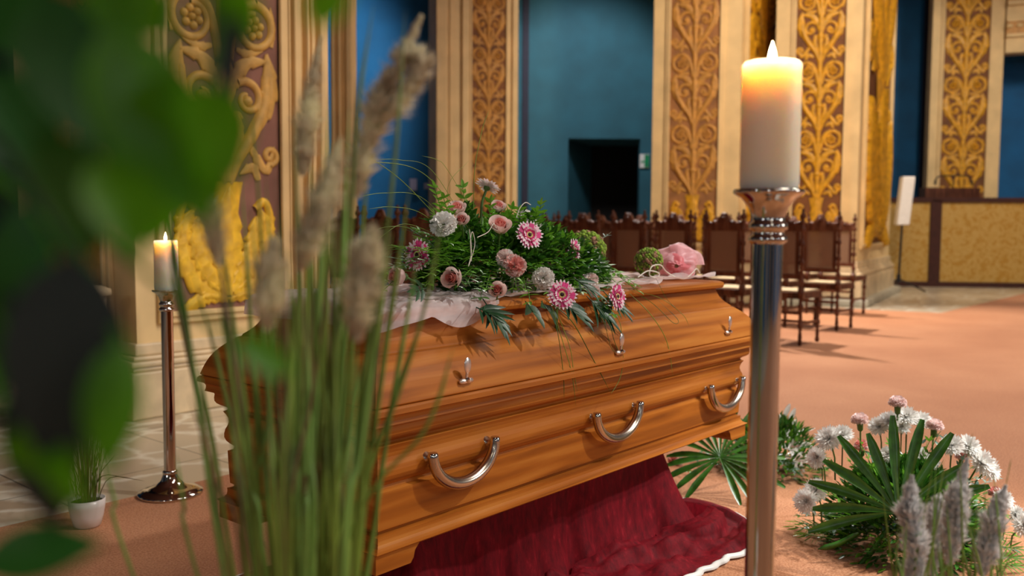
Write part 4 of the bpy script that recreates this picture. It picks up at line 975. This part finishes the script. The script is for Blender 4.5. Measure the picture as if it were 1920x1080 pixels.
# ------------------------------------------------------------------ silver plumes bottom right
gp2 = dep(1800, 900, 1.55); gp2.z = 0.008
tg2 = thing('ornamental_grass', 'clump of silvery fountain grass plumes in the right foreground corner', 'potted plant', gp2)
g = MB(); g.lathe([(.07, 0.008), (.08, .02), (.1, .14), (.104, .16), (.096, .16), (.001, .14)], 28, (gp2.x, gp2.y, 0)); g.build('pot', M_pot, tg2)
for (pts, R, d) in (([(1722, 1080), (1715, 1000), (1706, 950), (1710, 892)], .023, 1.5), ([(1780, 1060), (1790, 980), (1795, 930), (1814, 860)], .024, 1.55), ([(1748, 1080), (1752, 1010), (1756, 960), (1762, 925)], .018, 1.6), ([(1840, 1080), (1855, 1010), (1868, 960), (1886, 910)], .021, 1.5), ([(1700, 1160), (1712, 1080), (1716, 1000)], .014, 1.5)):
    plume([dep(x, y, d) for x, y in pts], R, tg2, M_plume2, rr(0, 6), 1800, .034)
    g = MB(); blade(g, [gp2+V((0, 0, .13)), dep(pts[0][0]+8, 1250, d), dep(*pts[0], d)], .004); g.build('stalk', M_grass, tg2)
    g = MB(); blade(g, [dep(*pts[-1], d), dep(pts[-1][0]+10, pts[-1][1]-50, d)], .0015); g.build('awn', M_grass, tg2)
for k in range(40):
    xb = rr(1690, 1880); d = rr(1.45, 1.65); xt = xb+rr(-45, 45); yt = rr(850, 1040); g = MB()
    blade(g, [gp2+V((rr(-.05, .05), rr(-.05, .05), .14)), dep(xb, 1150, d), dep(xt, yt, d)], .0035); g.build('grass_blade', M_grass3 if k % 2 else M_grass, tg2)

# ------------------------------------------------------------------ floor arrangements
def fan(c, n, up, R, cnt, parent, a0=-1.9, a1=1.9, name='fan_palm_leaf', W=.03, mat=M_leafB, stemto=None, blunt=True):
    c = V(c); n = V(n).normalized(); up = V(up); up = (up-n*up.dot(n)).normalized(); sd = up.cross(n); g = MB()
    for k in range(cnt):
        a = a0+(a1-a0)*k/(cnt-1); d = up*cos(a)+sd*sin(a)+n*rr(-.08, .08); L_ = R*rr(.85, 1.05)*(1-.08*abs(a)); sdd = d.cross(n).normalized(); rows_ = []
        for j in range(8):
            t = j/7; w = W*(.12+.88*min(1, t*1.6))*(1 if t < .8 else (1-(t-.8)*3.))*.5; q = c+d*L_*t-V((0, 0, 1))*.04*t*t*abs(sin(a))
            rows_.append([q-sdd*w+n*w*.6, q, q+sdd*w+n*w*.6])
        g.grid(rows_)
    o = g.build(name, mat, parent)
    if stemto is not None: g = MB(); g.tube(crom([c, (c+V(stemto))/2+V((0, -.02, .02)), V(stemto)]), .004, 6); g.build('leaf_stalk', M_stem, o)
    return o
def mound(cx, cy, R, Hh, parent, seedn, cnt=1500):
    g = MB()
    for k in range(cnt):
        a = rr(0, 2*pi); ph = rr(0, pi/2); r_ = rr(.4, 1)**.5; c = V((cx+R*cos(a)*cos(ph)*r_, cy+R*sin(a)*cos(ph)*r_, .01+Hh*sin(ph)*r_)); d = V((cos(a)*cos(ph)+rr(-.5, .5), sin(a)*cos(ph)+rr(-.5, .5), sin(ph)+rr(-.3, .5)))
        g.leaf(c, d, V((rr(-.5, .5), rr(-.5, .5), 1)), rr(.03, .055), rr(.012, .02), rr(-.1, .3), 3, .3, mi=random.choice((0, 0, 1)))
    for q in g.v: q.z = max(q.z, .012)
    tag(g.build('foliage_mass', [M_leafB, M_leafA], parent), kind='stuff')
# right arrangement
ax, ay = 3.33, .98
ar = thing('floor_arrangement', 'floor arrangement of white chrysanthemums, pink carnations and a fan palm leaf at right', 'flower arrangement', (ax, ay, .008))
mound(ax, ay, .27, .30, ar, 1, 3400)
AC = V((ax, ay, .12))
def at_dep(x, y, d): return dep(x, y, d)
D0 = (AC-CC).dot(CF)
fan(dep(1683, 962, D0-.33), toC(AC), CU, .325, 13, ar, -1.75, 1.65, W=.034, mat=M_leafB, stemto=(ax, ay, .05))
for (pts) in (((1665, 990), (1630, 1040), (1595, 1078)), ((1610, 1000), (1570, 1020), (1533, 1030))):
    g = MB(); blade(g, [dep(x, y, D0-.15) for x, y in pts], .022); g.build('palm_blade', M_leafB, ar)
for (x, y, dd, R, r_, u_) in ((1555, 823, 0, .05, -.5, .6), (1532, 858, -.02, .04, -.9, .2), (1580, 815, .08, .038, 0, .8), (1668, 790, .08, .04, -.2, .8), (1648, 800, .1, .04, -.3, .7), (1700, 782, .1, .042, 0, .9), (1728, 790, .12, .04, .3, .8), (1690, 800, .12, .035, 0, .7), (1785, 836, 0, .042, .1, .6), (1815, 838, .03, .046, .5, .5), (1840, 868, .0, .05, .7, .3), (1855, 880, .05, .045, .9, .1), (1530, 920, -.05, .045, -.5, .4), (1512, 940, -.08, .045, -.7, .2), (1880, 935, -.02, .04, .8, .4), (1905, 965, -.02, .035, .9, .1), (1918, 985, -.05, .045, .6, .0), (1720, 850, .0, .032, 0, .3), (1745, 865, 0, .032, .3, .3), (1665, 852, 0, .03, -.2, .4)):
    p = dep(x, y, D0+dd); n = facing(p, r_, u_); mum(p, n, R*1.1, ar)
for (x, y, dd, R) in ((1683, 757, .05, .034), (1612, 789, -.05, .032), (1752, 800, .05, .034), (1615, 838, .05, .03), (1803, 858, .02, .025), (1865, 925, 0, .026), (1540, 868, 0, .022)):
    p = dep(x, y, D0+dd); carnation(p, facing(p, rr(-.2, .2), 1.5, .4), R, ar, 'carnation', M_pink, M_pink if R > .03 else M_pinkd)
for k in range(95):
    x = rr(1490, 1905); t_ = (x-1700)/205; y = 1060-rr(.08, 1)*250*sqrt(max(.05, 1-t_*t_*.8)); p = AC+V((rr(-.06, .06), rr(-.06, .06), -.05)); q = dep(x, y, D0+rr(-.12, .15)); q.z = max(q.z, .03)
    sprig(p, q, ar, random.choice((M_leafA, M_leafB, M_leafA, M_leafG)), rr(.036, .05), rr(.013, .019), 9, droop=.05)
for (x0_, y0_, x1_, y1_) in ((1560, 990, 1475, 985), (1560, 1000, 1500, 1000), (1600, 990, 1475, 975), (1850, 1030, 1915, 1048), (1840, 1040, 1915, 1062), (1850, 1010, 1915, 1030)):
    a = onz(x0_, y0_+10, .06); b2 = onz(x1_, y1_, .03); palm(a, b2, 13, .07, 1.4, ar, M_leafA, .006, 'feather_palm_leaf')
# arrangement behind the pole
bx_, by_ = 4.0, 1.78
ar2 = thing('floor_arrangement', 'floor arrangement with lilies and fan palm leaf behind the near candle stand', 'flower arrangement', (bx_, by_, .008))
mound(bx_, by_, .24, .24, ar2, 2, 1300); AC2 = V((bx_, by_, .12)); D2 = (AC2-CC).dot(CF)
fan(dep(1350, 858, D2-.42), toC(AC2)+V((0, 0, .7)), CU+CR*.1, .31, 20, ar2, -2.6, 2.6, W=.03, mat=M_leafB, stemto=(bx_-.05, by_, .06))
for (x, y, r_, u_, R) in ((1482, 842, .6, .5, .07), (1468, 810, .3, 1.1, .06), (1490, 862, .8, 0, .05)): p = dep(x, y, D2+.0); lily(p, facing(p, r_, u_), R, ar2)
for (x, y) in ((1262, 862), (1270, 872), (1300, 885), (1292, 898)): p = dep(x, y, D2+.1); carnation(p, facing(p, -.3, .6), .028, ar2, 'carnation', M_pink, M_pinkd)
for (x, y) in ((1480, 790), (1470, 782)): 
    g = MB(); p = dep(x, y, D2); g.leaf(p, CU+CR*.5, toC(p), .07, .022, 0, 5, .6); g.leaf(p, CU+CR*.4, -toC(p), .07, .022, 0, 5, .6); g.build('lily_bud', M_white, ar2)
for k in range(46):
    x = rr(1262, 1500); t_ = (x-1385)/125; y = 925-rr(.2, 1)*110*sqrt(max(.05, 1-t_*t_*.8)); p = AC2+V((0, 0, -.05)); q = dep(x, y, D2+rr(-.1, .2)); q.z = max(q.z, .03); sprig(p, q, ar2, random.choice((M_leafA, M_leafB, M_leafG)), rr(.035, .05), rr(.012, .018), 8, droop=.06)

# ------------------------------------------------------------------ blurred foreground houseplant
hp = dep(-40, 540, .55); hp.z = 0
hpth = thing('houseplant', 'large-leaved green houseplant very close at the left edge, strongly blurred', 'plant', hp)
g = MB(); trunk = crom([hp+V((0, 0, .2)), dep(-160, 1000, .45), dep(-120, 600, .42), dep(-100, 250, .38), dep(40, -160, .35), dep(330, -220, .33), dep(600, -200, .32)]); g.tube(trunk, .005, 8); g.build('branch', M_stem, hpth)
g = MB(); g.lathe([(.09, 0), (.1, .02), (.12, .2), (.125, .22), (.115, .22), (.001, .19)], 24, hp); g.build('pot', M_pot, hpth)
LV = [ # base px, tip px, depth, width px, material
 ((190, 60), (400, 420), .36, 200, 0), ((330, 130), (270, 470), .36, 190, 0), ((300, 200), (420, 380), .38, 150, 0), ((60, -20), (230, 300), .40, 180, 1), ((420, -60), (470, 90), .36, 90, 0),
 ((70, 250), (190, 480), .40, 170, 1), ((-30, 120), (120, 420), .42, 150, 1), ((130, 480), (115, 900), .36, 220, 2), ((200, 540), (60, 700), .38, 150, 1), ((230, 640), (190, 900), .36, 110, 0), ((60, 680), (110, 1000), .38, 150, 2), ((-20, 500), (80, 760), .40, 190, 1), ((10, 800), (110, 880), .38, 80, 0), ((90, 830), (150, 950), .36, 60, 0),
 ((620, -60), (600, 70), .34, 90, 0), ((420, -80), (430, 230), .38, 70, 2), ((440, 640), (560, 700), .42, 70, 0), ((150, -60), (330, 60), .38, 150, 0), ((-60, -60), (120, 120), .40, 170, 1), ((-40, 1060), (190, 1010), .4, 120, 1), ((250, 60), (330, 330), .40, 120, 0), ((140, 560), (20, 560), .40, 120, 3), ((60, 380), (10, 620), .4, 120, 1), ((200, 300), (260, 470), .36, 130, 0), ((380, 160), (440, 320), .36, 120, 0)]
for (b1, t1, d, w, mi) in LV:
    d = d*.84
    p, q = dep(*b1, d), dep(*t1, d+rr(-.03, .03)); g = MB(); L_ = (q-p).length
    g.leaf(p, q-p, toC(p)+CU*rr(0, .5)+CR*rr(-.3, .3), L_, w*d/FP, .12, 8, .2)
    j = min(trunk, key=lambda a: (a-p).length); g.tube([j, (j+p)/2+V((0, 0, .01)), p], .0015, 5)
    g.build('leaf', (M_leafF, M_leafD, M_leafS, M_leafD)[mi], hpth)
# one leaf tip that crosses the tall grass
# ------------------------------------------------------------------ rest of the church: side and rear walls, ceiling vault behind the view
def sbox(name, a, b, mat): g = MB(); g.box(a, b); o = g.build(name, mat, smooth=False); o['kind'] = 'structure'; return o
sbox('ceiling', (-7.2, -9.4, 7.2), (24, 26, 7.4), M_mauve)
sbox('wall_far', (-7, 22, 0), (24, 22.2, TOP), M_deep)
sbox('wall_rear', (-7.2, -12, 0), (-7, 16, TOP), M_deep)
sbox('wall_side', (-7, -9.4, 0), (24, -9.2, TOP), M_deep)
for k in range(6):
    g = MB(); g.box((-6.5+k*4.6, -9.2, 0), (-5.7+k*4.6, -8.9, TOP)); o = g.build('trim_%d' % (k+3), M_cream, smooth=False); o['kind'] = 'structure'
for k in range(5):
    g = MB(); g.box((-7, -7.5+k*4.2, 0), (-6.7, -6.7+k*4.2, TOP)); o = g.build('trim_%d' % (k+9), M_cream, smooth=False); o['kind'] = 'structure'

def area(name, loc, target, size, power, col, sizey=None):
    l = bpy.data.lights.new(name, 'AREA'); l.energy = power; l.color = col; l.size = size
    if sizey: l.shape = 'RECTANGLE'; l.size_y = sizey
    o = bpy.data.objects.new(name, l); COL.objects.link(o); o.location = loc; d = (V(target)-V(loc)).normalized(); o.rotation_euler = d.to_track_quat('-Z', 'Y').to_euler(); return o
def spot(name, loc, target, power, col, ang, r=.15, blend=.5):
    l = bpy.data.lights.new(name, 'SPOT'); l.energy = power; l.color = col; l.spot_size = radians(ang); l.spot_blend = blend; l.shadow_soft_size = r
    o = bpy.data.objects.new(name, l); COL.objects.link(o); o.location = loc; d = (V(target)-V(loc)).normalized(); o.rotation_euler = d.to_track_quat('-Z', 'Y').to_euler(); return o
warm = (1, .82, .60); neut = (1, .93, .84)
spot('spot_coffin', (4.9, -2.0, 5.6), (2.3, 1.8, .8), 700, (1, .96, .9), 50, .12)
area('window_right', (9, -8.6, 4.6), (5, 3, 0.5), 3.0, 260, (1, .97, .92), 2.4)
spot('spot_aisle', (10.5, 7.5, 6.6), (9.6, .6, 0), 3050, (1, .95, .92), 78, .25)
spot('spot_back', (7.0, 4.6, 6.2), (2.6, 1.9, .95), 330, (1, .95, .9), 28, .1)
spot('spot_pillars', (8.5, 1.0, 6.4), (14, 6.2, 2.4), 1050, warm, 75, .4)
spot('spot_left_pillar', (3.6, 1.6, 5.2), (3.4, 5.1, 2.0), 230, warm, 48, .3)
spot('spot_blue', (8.2, 10.0, 5.5), (9.5, 15, 2.6), 560, (1, .97, .92), 85, .4)
spot('spot_flowers', (6.2, -2.6, 5.6), (3.35, .95, .25), 1500, (.94, .98, 1), 17, .12, .8)
spot('spot_teal', (11.0, 8.0, 6.2), (14.5, 10.5, 2.8), 600, (.95, .97, 1), 60, .4)
spot('spot_far_right', (15.5, 1.5, 6.2), (19, 4.4, 2.4), 620, (1, .9, .76), 90, .4)
area('ceiling_fill', (3.2, -1.5, 6.9), (3.2, -1.4, 0), 1.6, 90, (1, .9, .78))  # unseen area fills added below the ceiling to brighten the room
for lx, ly in ((-5.5, -2.5), (-3.5, -6.8), (1.5, -8.4), (-5.5, 2.5)): area('rear_fill', (lx, ly, 3.3), (1.5, 1.2, 1.0), .45, 22, (.92, .97, 1))  # unseen cool area fills added behind the view for chrome highlights and grass
area('ceiling_fill', (9, 3, 6.9), (9, 3.1, 0), 1.6, 160, (1, .9, .78))
area('ceiling_fill', (-3, -5, 6.9), (-3, -4.9, 0), 1.6, 40, (1, .9, .78))
w = bpy.data.worlds.new('world'); S.world = w; w.use_nodes = True
bg = w.node_tree.nodes['Background']; bg.inputs[0].default_value = (.95, .86, .76, 1); bg.inputs[1].default_value = .12
S.view_settings.view_transform = 'Standard'; S.view_settings.look = 'None'; S.view_settings.gamma = 1; S.view_settings.use_curve_mapping = False
S.view_settings.exposure = 0.25
